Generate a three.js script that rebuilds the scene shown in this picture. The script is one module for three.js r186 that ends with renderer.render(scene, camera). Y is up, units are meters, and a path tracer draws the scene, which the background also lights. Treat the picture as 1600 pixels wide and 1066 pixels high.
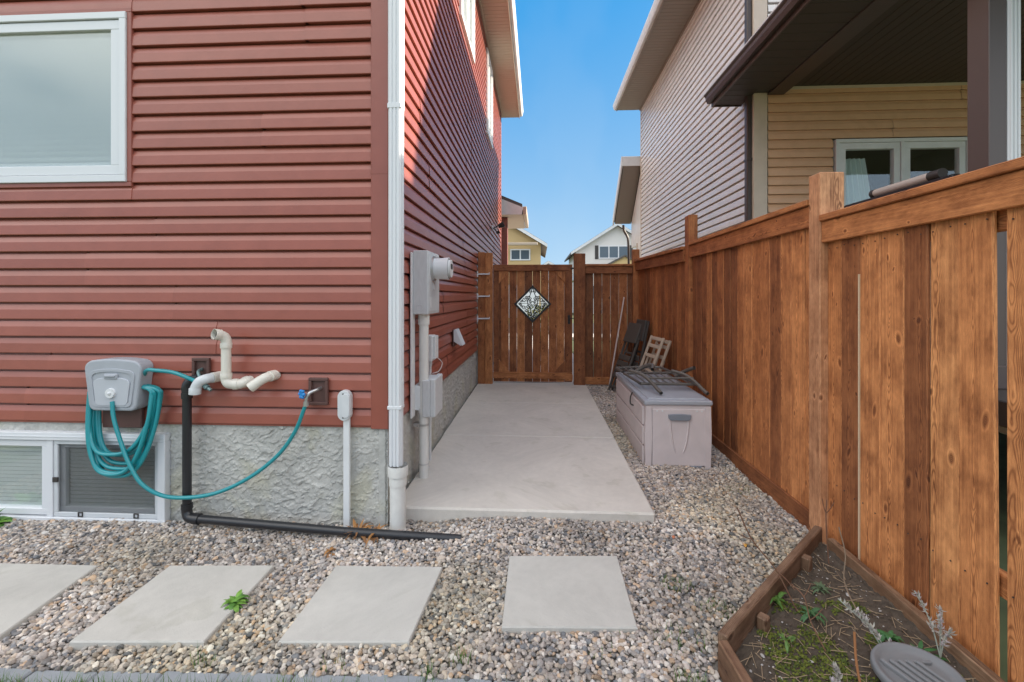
import * as THREE from 'three';
import { mergeGeometries } from 'three/addons/utils/BufferGeometryUtils.js';
import { RoundedBoxGeometry } from 'three/addons/geometries/RoundedBoxGeometry.js';
import { ImprovedNoise } from 'three/addons/math/ImprovedNoise.js';

// ---------------------------------------------------------------- camera, sky, sun, exposure
const scene = new THREE.Scene();
const camera = new THREE.PerspectiveCamera(2 * Math.atan(533 / 720) * 180 / Math.PI, 1600 / 1066, 0.05, 600);
camera.position.set(0, 1.5, 0);
camera.rotation.y = Math.atan(40 / 720);
camera.setViewOffset(1600, 1066, 0, 70, 1600, 1066);          // a shift lens: level camera, horizon above the middle
const renderer = new THREE.WebGLRenderer({ antialias: true });
renderer.toneMapping = THREE.LinearToneMapping;
renderer.toneMappingExposure = 2.1;
renderer.shadowMap.enabled = true;

const noise = new ImprovedNoise();
const fbm = (x, y, z, o = 4) => { let s = 0, a = 0.5, f = 1; for (let i = 0; i < o; i++) { s += a * noise.noise(x * f, y * f, z * f); a *= 0.5; f *= 2.03; } return s; };
const sst = (a, b, x) => { const t = Math.min(1, Math.max(0, (x - a) / (b - a))); return t * t * (3 - 2 * t); };
const mix = (a, b, t) => a + (b - a) * t;
const SUN = new THREE.Vector3(1, 0.575, -0.27).normalize();
{
  const W = 1024, H = 512, d = new Float32Array(W * H * 4);
  for (let j = 0; j < H; j++) for (let i = 0; i < W; i++) {
    const el = ((j + 0.5) / H - 0.5) * Math.PI, az = ((i + 0.5) / W - 0.5) * 2 * Math.PI;
    const x = Math.cos(el) * Math.cos(az), y = Math.sin(el), z = Math.cos(el) * Math.sin(az);
    const h = Math.max(0, y);
    // clear air: pale at the horizon, deeper blue above
    const t = Math.pow(Math.min(1, h / 0.75), 0.52);
    let r = Math.max(0.02, mix(0.33, -0.032, t)), g = mix(0.42, 0.135, t), b = mix(0.47, 0.385, t);
    const wisp = 0.035 * sst(0.05, 0.55, fbm(x * 5 + 2, y * 3.2, z * 2 + 4, 5) * 2.2); r = mix(r, 0.42, wisp); g = mix(g, 0.45, wisp); b = mix(b, 0.47, wisp);
    const sd = Math.max(0, x * SUN.x + y * SUN.y + z * SUN.z), gl = 0.30 * Math.pow(sd, 6);
    r += gl; g += gl * 0.94; b += gl * 0.86;
    // unseen broken cloud (hinted by window reflections), spread and brightened to light the shade, thinning to clear air in the north
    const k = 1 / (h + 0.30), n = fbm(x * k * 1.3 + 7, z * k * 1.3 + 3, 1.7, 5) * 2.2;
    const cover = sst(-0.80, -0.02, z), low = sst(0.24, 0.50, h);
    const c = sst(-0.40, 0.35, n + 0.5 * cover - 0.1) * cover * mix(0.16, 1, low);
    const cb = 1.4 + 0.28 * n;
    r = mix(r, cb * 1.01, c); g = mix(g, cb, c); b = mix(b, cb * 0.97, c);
    if (y < 0) { const q = sst(0, -0.12, y); r = mix(r, 0.20, q); g = mix(g, 0.19, q); b = mix(b, 0.165, q); }
    const o = (j * W + i) * 4; d[o] = r; d[o + 1] = g; d[o + 2] = b; d[o + 3] = 1;
  }
  const sky = new THREE.DataTexture(d, W, H, THREE.RGBAFormat, THREE.FloatType);
  sky.mapping = THREE.EquirectangularReflectionMapping; sky.magFilter = sky.minFilter = THREE.LinearFilter; sky.needsUpdate = true;
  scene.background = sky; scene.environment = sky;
}
const sun = new THREE.DirectionalLight(new THREE.Color(1.0, 0.87, 0.70), 5);
sun.position.copy(SUN).multiplyScalar(60); sun.castShadow = true; sun.shadow.radius = 2;
Object.assign(sun.shadow.camera, { left: -25, right: 25, top: 25, bottom: -25, near: 1, far: 150 }); sun.shadow.mapSize.set(4096, 4096);
scene.add(sun, sun.target);

// ---------------------------------------------------------------- helpers
function rng(a) { return () => { a = (a + 0x6d2b79f5) | 0; let t = Math.imul(a ^ (a >>> 15), 1 | a); t = (t + Math.imul(t ^ (t >>> 7), 61 | t)) ^ t; return ((t ^ (t >>> 14)) >>> 0) / 4294967296; }; }
const R = rng(11), rr = (a, b) => a + (b - a) * R(), pick = (a) => a[Math.floor(R() * a.length)];
const used = {};
const numbered = (n) => { const k = used[n] = (used[n] ?? -1) + 1; return k ? n + '_' + String(k).padStart(3, '0') : n; };
const V = (x, y, z) => new THREE.Vector3(x, y, z);
function tag(o, label, category, group) { o.userData.label = label; o.userData.category = category; if (group) o.userData.group = group; return o; }
function thing(name, label, category, [x, y, z] = [0, 0, 0], turn = 0, group) {
  const o = new THREE.Group(); o.name = numbered(name); o.position.set(x, y, z); o.rotation.y = turn; scene.add(o);
  return tag(o, label, category, group);
}
function part(name, g, m, parent, stuff) {
  const o = new THREE.Mesh(Array.isArray(g) ? (g.length > 1 ? join(g) : g[0]) : g, m); o.name = parent === scene ? numbered(name) : name; o.castShadow = o.receiveShadow = true;
  if (stuff) o.userData.kind = 'stuff';
  parent.add(o); return o;
}
function struct(name, g, m) { const o = part(name, g, m, scene); o.userData.kind = 'structure'; return o; }
const join = (gs) => mergeGeometries(gs.map((g) => { const q = g.index ? g.toNonIndexed() : g; for (const k of Object.keys(q.attributes)) if (!['position', 'normal', 'uv'].includes(k)) q.deleteAttribute(k); return q; }));
// geometry from a list of polygons (flat shaded); uv in metres by dominant axis, "along" gives the axis that runs along v
function polys(list, along = 1, off = [0, 0]) {
  const p = [], n = [], u = [], a = V(), b = V(), nn = V();
  for (const q of list) {
    a.subVectors(q[1], q[0]); b.subVectors(q[2], q[0]); nn.crossVectors(a, b).normalize();
    const ax = [Math.abs(nn.x), Math.abs(nn.y), Math.abs(nn.z)], dom = ax.indexOf(Math.max(...ax));
    const o = [0, 1, 2].filter((k) => k !== dom);
    const vA = o.includes(along) ? along : o[1], uA = o[0] === vA ? o[1] : o[0];
    for (let i = 1; i + 1 < q.length; i++) for (const w of [q[0], q[i], q[i + 1]]) { p.push(w.x, w.y, w.z); n.push(nn.x, nn.y, nn.z); u.push(w.getComponent(uA) + off[0], w.getComponent(vA) + off[1]); }
  }
  const g = new THREE.BufferGeometry();
  g.setAttribute('position', new THREE.Float32BufferAttribute(p, 3)); g.setAttribute('normal', new THREE.Float32BufferAttribute(n, 3)); g.setAttribute('uv', new THREE.Float32BufferAttribute(u, 2));
  return g;
}
// box with chamfered edges, given by its corners
function cb(x0, x1, y0, y1, z0, z1, b = 0.003, along = 1, off) {
  b = Math.min(b, (x1 - x0) / 2.2, (y1 - y0) / 2.2, (z1 - z0) / 2.2);
  const c = [(x0 + x1) / 2, (y0 + y1) / 2, (z0 + z1) / 2], h = [(x1 - x0) / 2, (y1 - y0) / 2, (z1 - z0) / 2];
  const pt = (s, keep) => V(...[0, 1, 2].map((k) => c[k] + s[k] * (h[k] - (k === keep ? 0 : b))));
  const L = [];
  const add = (pts, out) => { const a = V().subVectors(pts[1], pts[0]), q = V().subVectors(pts[2], pts[0]); if (a.cross(q).dot(out) < 0) pts.reverse(); L.push(pts); };
  for (let k = 0; k < 3; k++) for (const s of [-1, 1]) {
    const [i, j] = [0, 1, 2].filter((q) => q !== k);
    const f = [[-1, -1], [1, -1], [1, 1], [-1, 1]].map(([a, q]) => { const t = [0, 0, 0]; t[k] = s; t[i] = a; t[j] = q; return pt(t, k); });
    const o = V(); o.setComponent(k, s); add(f, o);
  }
  if (b > 0.0004) {
    for (let k = 0; k < 3; k++) { const [i, j] = [0, 1, 2].filter((q) => q !== k);
      for (const a of [-1, 1]) for (const q of [-1, 1]) { const t1 = [0, 0, 0], t2 = [0, 0, 0]; t1[i] = t2[i] = a; t1[j] = t2[j] = q; t1[k] = -1; t2[k] = 1; const o = V(); o.setComponent(i, a); o.setComponent(j, q); add([pt(t1, i), pt(t2, i), pt(t2, j), pt(t1, j)], o); } }
    for (const a of [-1, 1]) for (const q of [-1, 1]) for (const w of [-1, 1]) add([pt([a, q, w], 0), pt([a, q, w], 1), pt([a, q, w], 2)], V(a, q, w));
  }
  return polys(L, along, off);
}
const box = (w, h, d, x, y, z, b) => cb(x - w / 2, x + w / 2, y - h / 2, y + h / 2, z - d / 2, z + d / 2, b);
// prism: polygon in a plane, pushed through along an axis
function prism(pts, axis, a0, a1, along = 1, off) {
  const P = (q, a) => axis === 0 ? V(a, q[1], q[0]) : axis === 1 ? V(q[0], a, q[1]) : V(q[0], q[1], a);
  let area = 0; pts.forEach((q, i) => { const w = pts[(i + 1) % pts.length]; area += q[0] * w[1] - w[0] * q[1]; });
  const A = pts.map((q) => P(q, a0)), B = pts.map((q) => P(q, a1)), L = [], n = pts.length;
  const flip = ((area > 0) !== (axis === 2));   // which way the cap a1 faces
  const tri = THREE.ShapeUtils.triangulateShape(pts.map((q) => new THREE.Vector2(q[0], q[1])), []);   // outlines may be hollow
  for (const t of tri) { const c = (pts[t[1]][0] - pts[t[0]][0]) * (pts[t[2]][1] - pts[t[0]][1]) - (pts[t[2]][0] - pts[t[0]][0]) * (pts[t[1]][1] - pts[t[0]][1]), o = (c > 0) === (area > 0) ? t : [t[0], t[2], t[1]]; const f = o.map((k) => B[k]), g = o.map((k) => A[k]); L.push(flip ? f.reverse() : f, flip ? g : g.reverse()); }
  for (let i = 0; i < n; i++) { const j = (i + 1) % n, f = [A[i], A[j], B[j], B[i]]; L.push(flip ? f.reverse() : f); }
  return polys(L, along, off);
}
function tube(pts, r, seg = 40, rad = 10, closed = false) { return new THREE.TubeGeometry(new THREE.CatmullRomCurve3(pts.map((p) => V(...p)), closed, 'centripetal'), seg, r, rad, closed); }
function rod(a, b, r, rad = 10, r2) {
  const A = V(...a), B = V(...b), d = V().subVectors(B, A), g = new THREE.CylinderGeometry(r2 ?? r, r, d.length(), rad);
  g.applyQuaternion(new THREE.Quaternion().setFromUnitVectors(V(0, 1, 0), d.clone().normalize())); g.translate((A.x + B.x) / 2, (A.y + B.y) / 2, (A.z + B.z) / 2); return g;
}
// open-ended pipe: outside, inside and rims
function pipe(a, b, r, th = 0.004, rad = 24) {
  const A = V(...a), B = V(...b), d = V().subVectors(B, A), L = d.length();
  const g = new THREE.LatheGeometry([[r - th, 0], [r, 0], [r, L], [r - th, L], [r - th, 0]].map((q) => new THREE.Vector2(...q)), rad);
  g.applyQuaternion(new THREE.Quaternion().setFromUnitVectors(V(0, 1, 0), d.normalize())); g.translate(A.x, A.y, A.z); return g.toNonIndexed();
}
// textures ------------------------------------------------------------------
const enc = (v) => { v = Math.min(1, Math.max(0, v)); return Math.round(255 * (v <= 0.0031308 ? v * 12.92 : 1.055 * Math.pow(v, 1 / 2.4) - 0.055)); };
function tex(w, h, f, srgb = true, rep = [1, 1]) {
  const d = new Uint8Array(w * h * 4);
  for (let j = 0; j < h; j++) for (let i = 0; i < w; i++) { const c = f(i / w, j / h, i, j), o = (j * w + i) * 4; for (let k = 0; k < 3; k++) d[o + k] = srgb ? enc(c[k]) : Math.round(255 * Math.min(1, Math.max(0, c[k]))); d[o + 3] = 255; }
  const t = new THREE.DataTexture(d, w, h); t.wrapS = t.wrapT = THREE.RepeatWrapping; t.magFilter = THREE.LinearFilter; t.minFilter = THREE.LinearMipmapLinearFilter; t.generateMipmaps = true;
  if (srgb) t.colorSpace = THREE.SRGBColorSpace; t.repeat.set(...rep); t.needsUpdate = true; return t;
}
// noise that repeats over the unit square
function pn(u, v, f, s, o = 4) { let a = 0.5, t = 0; for (let i = 0; i < o; i++) { const A = 2 * Math.PI, k = f / A; t += a * noise.noise(Math.cos(u * A) * k + s, Math.sin(u * A) * k + Math.cos(v * A) * k * 0.93 + s * 1.7, Math.sin(v * A) * k - s); a *= 0.5; f *= 2.1; } return t; }
const M = {};
const std = (c, rough, o = {}) => new THREE.MeshStandardMaterial({ color: Array.isArray(c) ? new THREE.Color().setRGB(...c) : c, roughness: rough, ...o });
const phys = (c, rough, o = {}) => new THREE.MeshPhysicalMaterial({ color: Array.isArray(c) ? new THREE.Color().setRGB(...c) : c, roughness: rough, ...o });

// stained cedar: eight planks, each 0.16 m x 2 m of board
const woodTex = [];
for (let s = 0; s < 8; s++) {
  const q = rng(100 + s * 7), W = 128, H = 1024, bump = [];
  const cx = 0.16 * (0.2 + 0.6 * q()), dep = 0.02 + 0.05 * q(), tilt = (q() - 0.5) * 0.05, fr = 210 + 120 * q(), kn = [];
  for (let i = 0, n = 3 + Math.floor(q() * 4); i < n; i++) kn.push([0.02 + 0.12 * q(), 2 * q(), 0.003 + 0.009 * q(), q() < 0.5 ? 1 : -1, (q() - 0.5) * 3.4, 0.4 + 0.5 * q()]);
  const t = tex(W, H, (u, v, i, j) => {
    const x = u * 0.16, y = v * 2;
    let warp = 0, knot = 0, ring = 0, halo = 0;
    for (const [kx, ky, kr, sg, sl, asp] of kn) {
      let dy = y - ky; if (dy > 1) dy -= 2; if (dy < -1) dy += 2;
      const dx = x - kx, e = Math.hypot(dx, (dy + sl * dx) * asp) / kr;
      warp += sg * kr * 0.85 * Math.exp(-e * e * 0.16); halo = Math.max(halo, Math.exp(-e * e * 0.30));
      if (e < 1.25) { knot = Math.max(knot, sst(1.2, 0.75, e)); ring = Math.sin(e * 17); }
    }
    const A = 2 * Math.PI * v, wob = 0.013 * noise.noise(Math.cos(A) * 1.4 + s, Math.sin(A) * 1.4, s * 3.1) + 0.003 * noise.noise(Math.cos(A) * 5, Math.sin(A) * 5, s + x * 20);
    const tl = tilt * 6 * Math.sin(A + s);
    const r = Math.hypot(x - cx + wob + warp, dep * 0.5 + tl * 0.16 + wob);
    const g = 0.5 + 0.5 * Math.sin(r * 2 * Math.PI * fr + 2 * noise.noise(x * 60, Math.cos(A) * 6, Math.sin(A) * 6));
    const fine = noise.noise(x * 900, Math.cos(A) * 16 + s * 9, Math.sin(A) * 16), blot = 0.5 * noise.noise(x * 9, Math.cos(A) * 1.6 + s * 5, Math.sin(A) * 1.6) + 0.35 * noise.noise(x * 24, Math.cos(A) * 4 + s, Math.sin(A) * 4) + 0.2 * noise.noise(x * 50, Math.cos(A) * 11, Math.sin(A) * 11 + s), spk = q() - 0.5;
    const late = Math.pow(g, 2.6);
    const streak = noise.noise(x * 110 + s * 3, Math.cos(A) * 0.8, Math.sin(A) * 0.8 + s), paleRing = Math.exp(-((Math.sqrt(-Math.log(Math.max(1e-6, halo)) / 0.30) - 1.75) ** 2) * 6) * (halo > 0.001 ? 1 : 0);  // along-grain streaks, and the paler wood ring around each knot
    let m = 1.06 - 0.46 * late + 0.16 * fine + 0.58 * blot + 0.24 * streak + 0.12 * spk - 0.20 * halo + 0.28 * paleRing;
    m -= 0.13 * sst(0.10, 0.42, noise.noise(x * 16 + 5, Math.cos(A) * 2.2 + s * 2, Math.sin(A) * 2.2) + 0.4 * noise.noise(x * 70, Math.cos(A) * 6, Math.sin(A) * 6 + s));
    m = mix(m, 0.36 + 0.16 * ring, knot * 0.9);
    m = Math.max(0.16, m);
    bump[j * W + i] = 0.4 + 0.2 * late + 0.15 * fine + 0.12 * streak + 0.25 * knot + 0.25 * paleRing;
    const red = Math.min(1.5, m);
    return [0.49 * red, 0.210 * Math.pow(red, 1.22), 0.082 * Math.pow(red, 1.38)];
  });
  const b = tex(W, H, (u, v, i, j) => { const k = bump[j * W + i]; return [k, k, k]; }, false);
  for (const k of [t, b]) k.repeat.set(1 / 0.16, 0.5);
  woodTex.push([t, b]);
}
const woodCache = {};
function wood(i, tint) { const k = i + '|' + tint; return woodCache[k] ??= std(tint, 0.72, { map: woodTex[i][0], bumpMap: woodTex[i][1], bumpScale: 0.0034 }); }
const tints = { light: [[1.26, 1.20, 1.10], [1.12, 1.02, 0.90], [1.38, 1.40, 1.34], [0.98, 0.86, 0.74], [1.28, 1.20, 1.08]], mid: [[0.84, 0.71, 0.60], [0.62, 0.51, 0.44], [0.90, 0.80, 0.68], [0.54, 0.44, 0.38], [1.0, 0.92, 0.80]], dark: [[0.52, 0.42, 0.36], [0.62, 0.50, 0.42], [0.42, 0.35, 0.31], [0.74, 0.62, 0.52]], grey: [[0.85, 0.95, 1.1], [0.75, 0.84, 1.0]] };
const anyWood = (k) => wood(Math.floor(R() * 8), pick(tints[k]));
const wOff = () => [rr(0, 0.02), rr(0, 2)];

const vinylBump = tex(512, 512, (u, v) => { const k = 0.5 + 0.8 * pn(u, v, 5, 3.3, 3) + 0.10 * pn(u, v, 60, 1.3, 2); return [k, k, k]; }, false, [0.7, 0.7]);
const grime = tex(512, 512, (u, v) => { const k = 0.95 + 0.14 * pn(u, v, 9, 2.2, 5); return [k, k, k * 0.995]; }, true, [0.8, 0.8]);
const vinyl = (c) => phys(c, 0.34, { bumpMap: vinylBump, bumpScale: 0.0024, map: grime, ior: 1.5 });
const gloss = (m) => { m.roughness = 0.28; m.ior = 1.6; return m; };
M.red = [vinyl([0.335, 0.098, 0.068]), vinyl([0.347, 0.102, 0.071]), vinyl([0.323, 0.094, 0.065])];
M.redTrim = vinyl([0.310, 0.092, 0.065]);
M.beige = [gloss(vinyl([0.78, 0.74, 0.71])), gloss(vinyl([0.80, 0.755, 0.722])), gloss(vinyl([0.765, 0.727, 0.70]))];
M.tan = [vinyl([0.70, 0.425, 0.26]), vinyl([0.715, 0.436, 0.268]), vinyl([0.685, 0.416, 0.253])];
M.beigeTrim = vinyl([0.60, 0.50, 0.40]);
M.white = phys([0.70, 0.71, 0.73], 0.38);
M.whiteDull = std([0.72, 0.73, 0.74], 0.55, { map: grime });
M.pvc = phys([0.74, 0.70, 0.62], 0.35, { map: grime });
M.grey = phys([0.62, 0.64, 0.66], 0.45, { map: grime });
M.greyLight = phys([0.64, 0.655, 0.67], 0.45, { map: grime });
M.black = phys([0.022, 0.022, 0.025], 0.32);
M.dark = std([0.045, 0.038, 0.034], 0.55);
M.darkBrown = phys([0.060, 0.042, 0.036], 0.42);
M.darkSoffit = std([0.050, 0.040, 0.034], 0.6);
M.tanSoffit = std([0.24, 0.205, 0.17], 0.6);
M.soffitBeige = std([0.46, 0.37, 0.29], 0.6);
M.core = std([0.05, 0.03, 0.025], 0.9);
M.room = std([0.10, 0.09, 0.08], 0.9);
M.shingle = std([0.10, 0.09, 0.085], 0.95, { bumpMap: vinylBump, bumpScale: 0.004 });
M.glass = phys([0.98, 1, 0.99], 0.015, { transmission: 1, thickness: 0, ior: 1.8 });
M.blind = std([0.60, 0.61, 0.61], 0.55);
M.curtain = std([0.62, 0.70, 0.70], 0.9, { side: THREE.DoubleSide });
M.metal = std([0.55, 0.55, 0.55], 0.35, { metalness: 0.9 });
M.iron = std([0.035, 0.033, 0.032], 0.5, { metalness: 0.3 });
M.teal = phys([0.012, 0.26, 0.29], 0.30, { clearcoat: 0.3, clearcoatRoughness: 0.3 });
M.foil = std([0.03, 0.03, 0.03], 0.9);

const concrete = (seed, base) => {
  const q = rng(seed);
  return std([1, 1, 1], 0.86, {
    map: tex(1024, 1024, (u, v) => { const m = 1 + 0.17 * pn(u, v, 6, seed, 5) + 0.10 * pn(u, v, 40, seed + 2, 3) + 0.075 * (q() - 0.5), st = sst(0.22, 0.34, pn(u, v, 10, seed + 5, 4)) * 0.08, pit = q() < 0.002 ? 0.6 : 1; const k = m * pit - st; return [base[0] * k, base[1] * k, base[2] * (k - st * 0.25)]; }, true, [0.55, 0.55]),
    bumpMap: tex(512, 512, (u, v) => { const k = 0.5 + 0.25 * pn(u, v, 60, seed, 3) + 0.25 * (q() - 0.5); return [k, k, k]; }, false, [1.6, 1.6]), bumpScale: 0.0015,
  });
};
M.path = concrete(21, [0.60, 0.555, 0.50]);
M.slab = concrete(37, [0.50, 0.48, 0.44]);
M.edging = concrete(53, [0.27, 0.285, 0.305]);
M.stucco = std([1, 1, 1], 0.92, {
  map: tex(1024, 1024, (u, v) => { const m = 1 + 0.35 * pn(u, v, 7, 4.4, 5) + 0.3 * pn(u, v, 50, 2.4, 3), yel = sst(-0.05, 0.3, pn(u, v, 5, 9.1, 4)); return [0.45 * m, 0.44 * m * (1 - 0.02 * yel), 0.41 * m * (1 - 0.14 * yel)]; }, true, [0.8, 0.8]),
  bumpMap: tex(512, 512, (u, v) => { const k = 0.5 + 0.6 * pn(u, v, 70, 4.2, 4); return [k, k, k]; }, false, [2, 2]), bumpScale: 0.002,
});
M.soil = std([1, 1, 1], 0.97, { map: tex(512, 512, (u, v) => { const m = 1 + 0.7 * pn(u, v, 20, 8.8, 5) + 0.5 * (R() - 0.5); return [0.080 * m, 0.062 * m, 0.046 * m]; }, true, [1.2, 1.2]), bumpMap: vinylBump, bumpScale: 0.003 });
M.ground = std([1, 1, 1], 0.95, { map: tex(512, 512, (u, v) => { const m = 1 + 0.6 * pn(u, v, 14, 5.8, 5); return [0.085 * m, 0.105 * m, 0.045 * m]; }, true, [0.3, 0.3]) });
M.gravelBase = std([1, 1, 1], 0.95, { map: tex(512, 512, (u, v) => { const m = 1 + 0.9 * pn(u, v, 60, 6.8, 3); return [0.17 * m, 0.155 * m, 0.135 * m]; }, true, [1, 1]) });
M.asphalt = std([0.06, 0.06, 0.062], 0.9);

// ---------------------------------------------------------------- ground
const ZB = -2.926, XC = -0.965, ZF = -12.17, XW = 2.70, ZR = -5.92, XF = 1.74;
const gh = (x, z) => (z < -3.0 ? mix(0.0, 0.075, sst(-3.0, -7.0, z)) : 0) + 0.036 * sst(-2.62, -2.98, z) * sst(-0.75, -0.35, x) * sst(-6.6, -3.6, z) * sst(1.75, 1.1, x) + 0.012 * noise.noise(x * 1.6, z * 1.6, 0.4) + 0.006 * noise.noise(x * 6, z * 6, 2.4);   // height of the gravel bed
{
  const g = new THREE.PlaneGeometry(400, 400, 1, 1); g.rotateX(-Math.PI / 2); g.translate(0, -0.06, -60);
  const uv = g.attributes.uv; for (let i = 0; i < uv.count; i++) uv.setXY(i, uv.getX(i) * 400, uv.getY(i) * 400);
  struct('ground', g, M.ground);
  const f = new THREE.PlaneGeometry(6.5, 6.2, 130, 124); f.rotateX(-Math.PI / 2); f.translate(-1.5, 0, -4.6);
  const p = f.attributes.position, u2 = f.attributes.uv;
  for (let i = 0; i < p.count; i++) { p.setY(i, gh(p.getX(i), p.getZ(i)) - 0.006); u2.setXY(i, p.getX(i), p.getZ(i)); }
  f.computeVertexNormals(); struct('gravel_bed', f, M.gravelBase);
  // lawn behind the camera side of the edging
  const l = new THREE.PlaneGeometry(14, 9, 2, 2); l.rotateX(-Math.PI / 2); l.translate(-3, -0.02, -1.62 + 4.5); const u3 = l.attributes.uv; for (let i = 0; i < u3.count; i++) u3.setXY(i, u3.getX(i) * 14, u3.getY(i) * 9);
  struct('lawn', l, M.ground);
  struct('road', cb(-60, 60, -0.05, -0.02, -26, -18, 0.001), M.asphalt);
  struct('pavement', cb(-60, 60, -0.05, 0.06, -17.9, -16.4, 0.01), M.path);
  struct('driveway', cb(-6, 0.9, -0.05, 0.05, -16.3, -7.5, 0.01), M.path);
}
// concrete path, three pours with tooled joints
{
  const p = struct('concrete_path', cb(XC + 0.006, 0.762, -0.03, 0.098, -4.62, -3.02, 0.012), M.path);
  p.geometry = join([p.geometry, cb(XC + 0.006, 0.762, -0.03, 0.0985, -6.06, -4.624, 0.006), cb(XC + 0.006, 0.764, -0.03, 0.098, -7.49, -6.064, 0.006)]);
}
// slabs
const slabs = [[[-0.160, -2.047], [0.445, -2.075], [0.452, -2.645], [-0.160, -2.610]], [[-1.107, -1.905], [-0.547, -1.938], [-0.515, -2.485], [-1.101, -2.463]], [[-1.995, -1.857], [-1.421, -1.889], [-1.440, -2.446], [-2.009, -2.414]], [[-2.93, -1.84], [-2.33, -1.872], [-2.401, -2.393], [-2.98, -2.383]]];
const slabLabels = ['square concrete slab farthest right, in front of the path', 'square concrete slab second from the right, with gravel on every side', 'square concrete slab with a green weed at its right edge', 'concrete slab cut by the left edge of the picture'];
slabs.forEach((q, i) => {
  const c = q.reduce((a, b) => [a[0] + b[0] / 4, a[1] + b[1] / 4], [0, 0]);
  const inset = q.map(([x, z]) => [c[0] + (x - c[0]) * 0.985, c[1] + (z - c[1]) * 0.985]);
  const P = (w, y) => w.map(([x, z]) => V(x - c[0], y, z - c[1]));
  const top = P(inset, 0.028), mid = P(q, 0.022), bot = P(q, -0.03), L = [top];
  for (let k = 0; k < 4; k++) { const n = (k + 1) % 4; L.push([mid[k], mid[n], top[n], top[k]], [bot[k], bot[n], mid[n], mid[k]]); }
  const g = polys(L, 2, [i * 0.7, i * 0.45]);
  const o = part('paving_slab', g, M.slab, scene); o.position.set(c[0], 0, c[1]); tag(o, slabLabels[i], 'paving slab', 'concrete stepping slabs');
});
// edging blocks
for (let i = 0; i < 16; i++) {
  const x = -3.45 + i * 0.262, o = part('edging_block', cb(-0.129, 0.129, -0.08, 0.006, -0.034, 0.034, 0.006, 0, [i * 0.37, i * 0.2]), M.edging, scene);
  o.position.set(x, rr(-0.004, 0.004), -1.702 - 0.058 * sst(-2.4, -0.2, x)); o.rotation.y = rr(-0.01, 0.01);
  tag(o, 'grey concrete edging block in the row between grass and gravel', 'edging block', 'edging blocks along the lawn');
}
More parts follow.
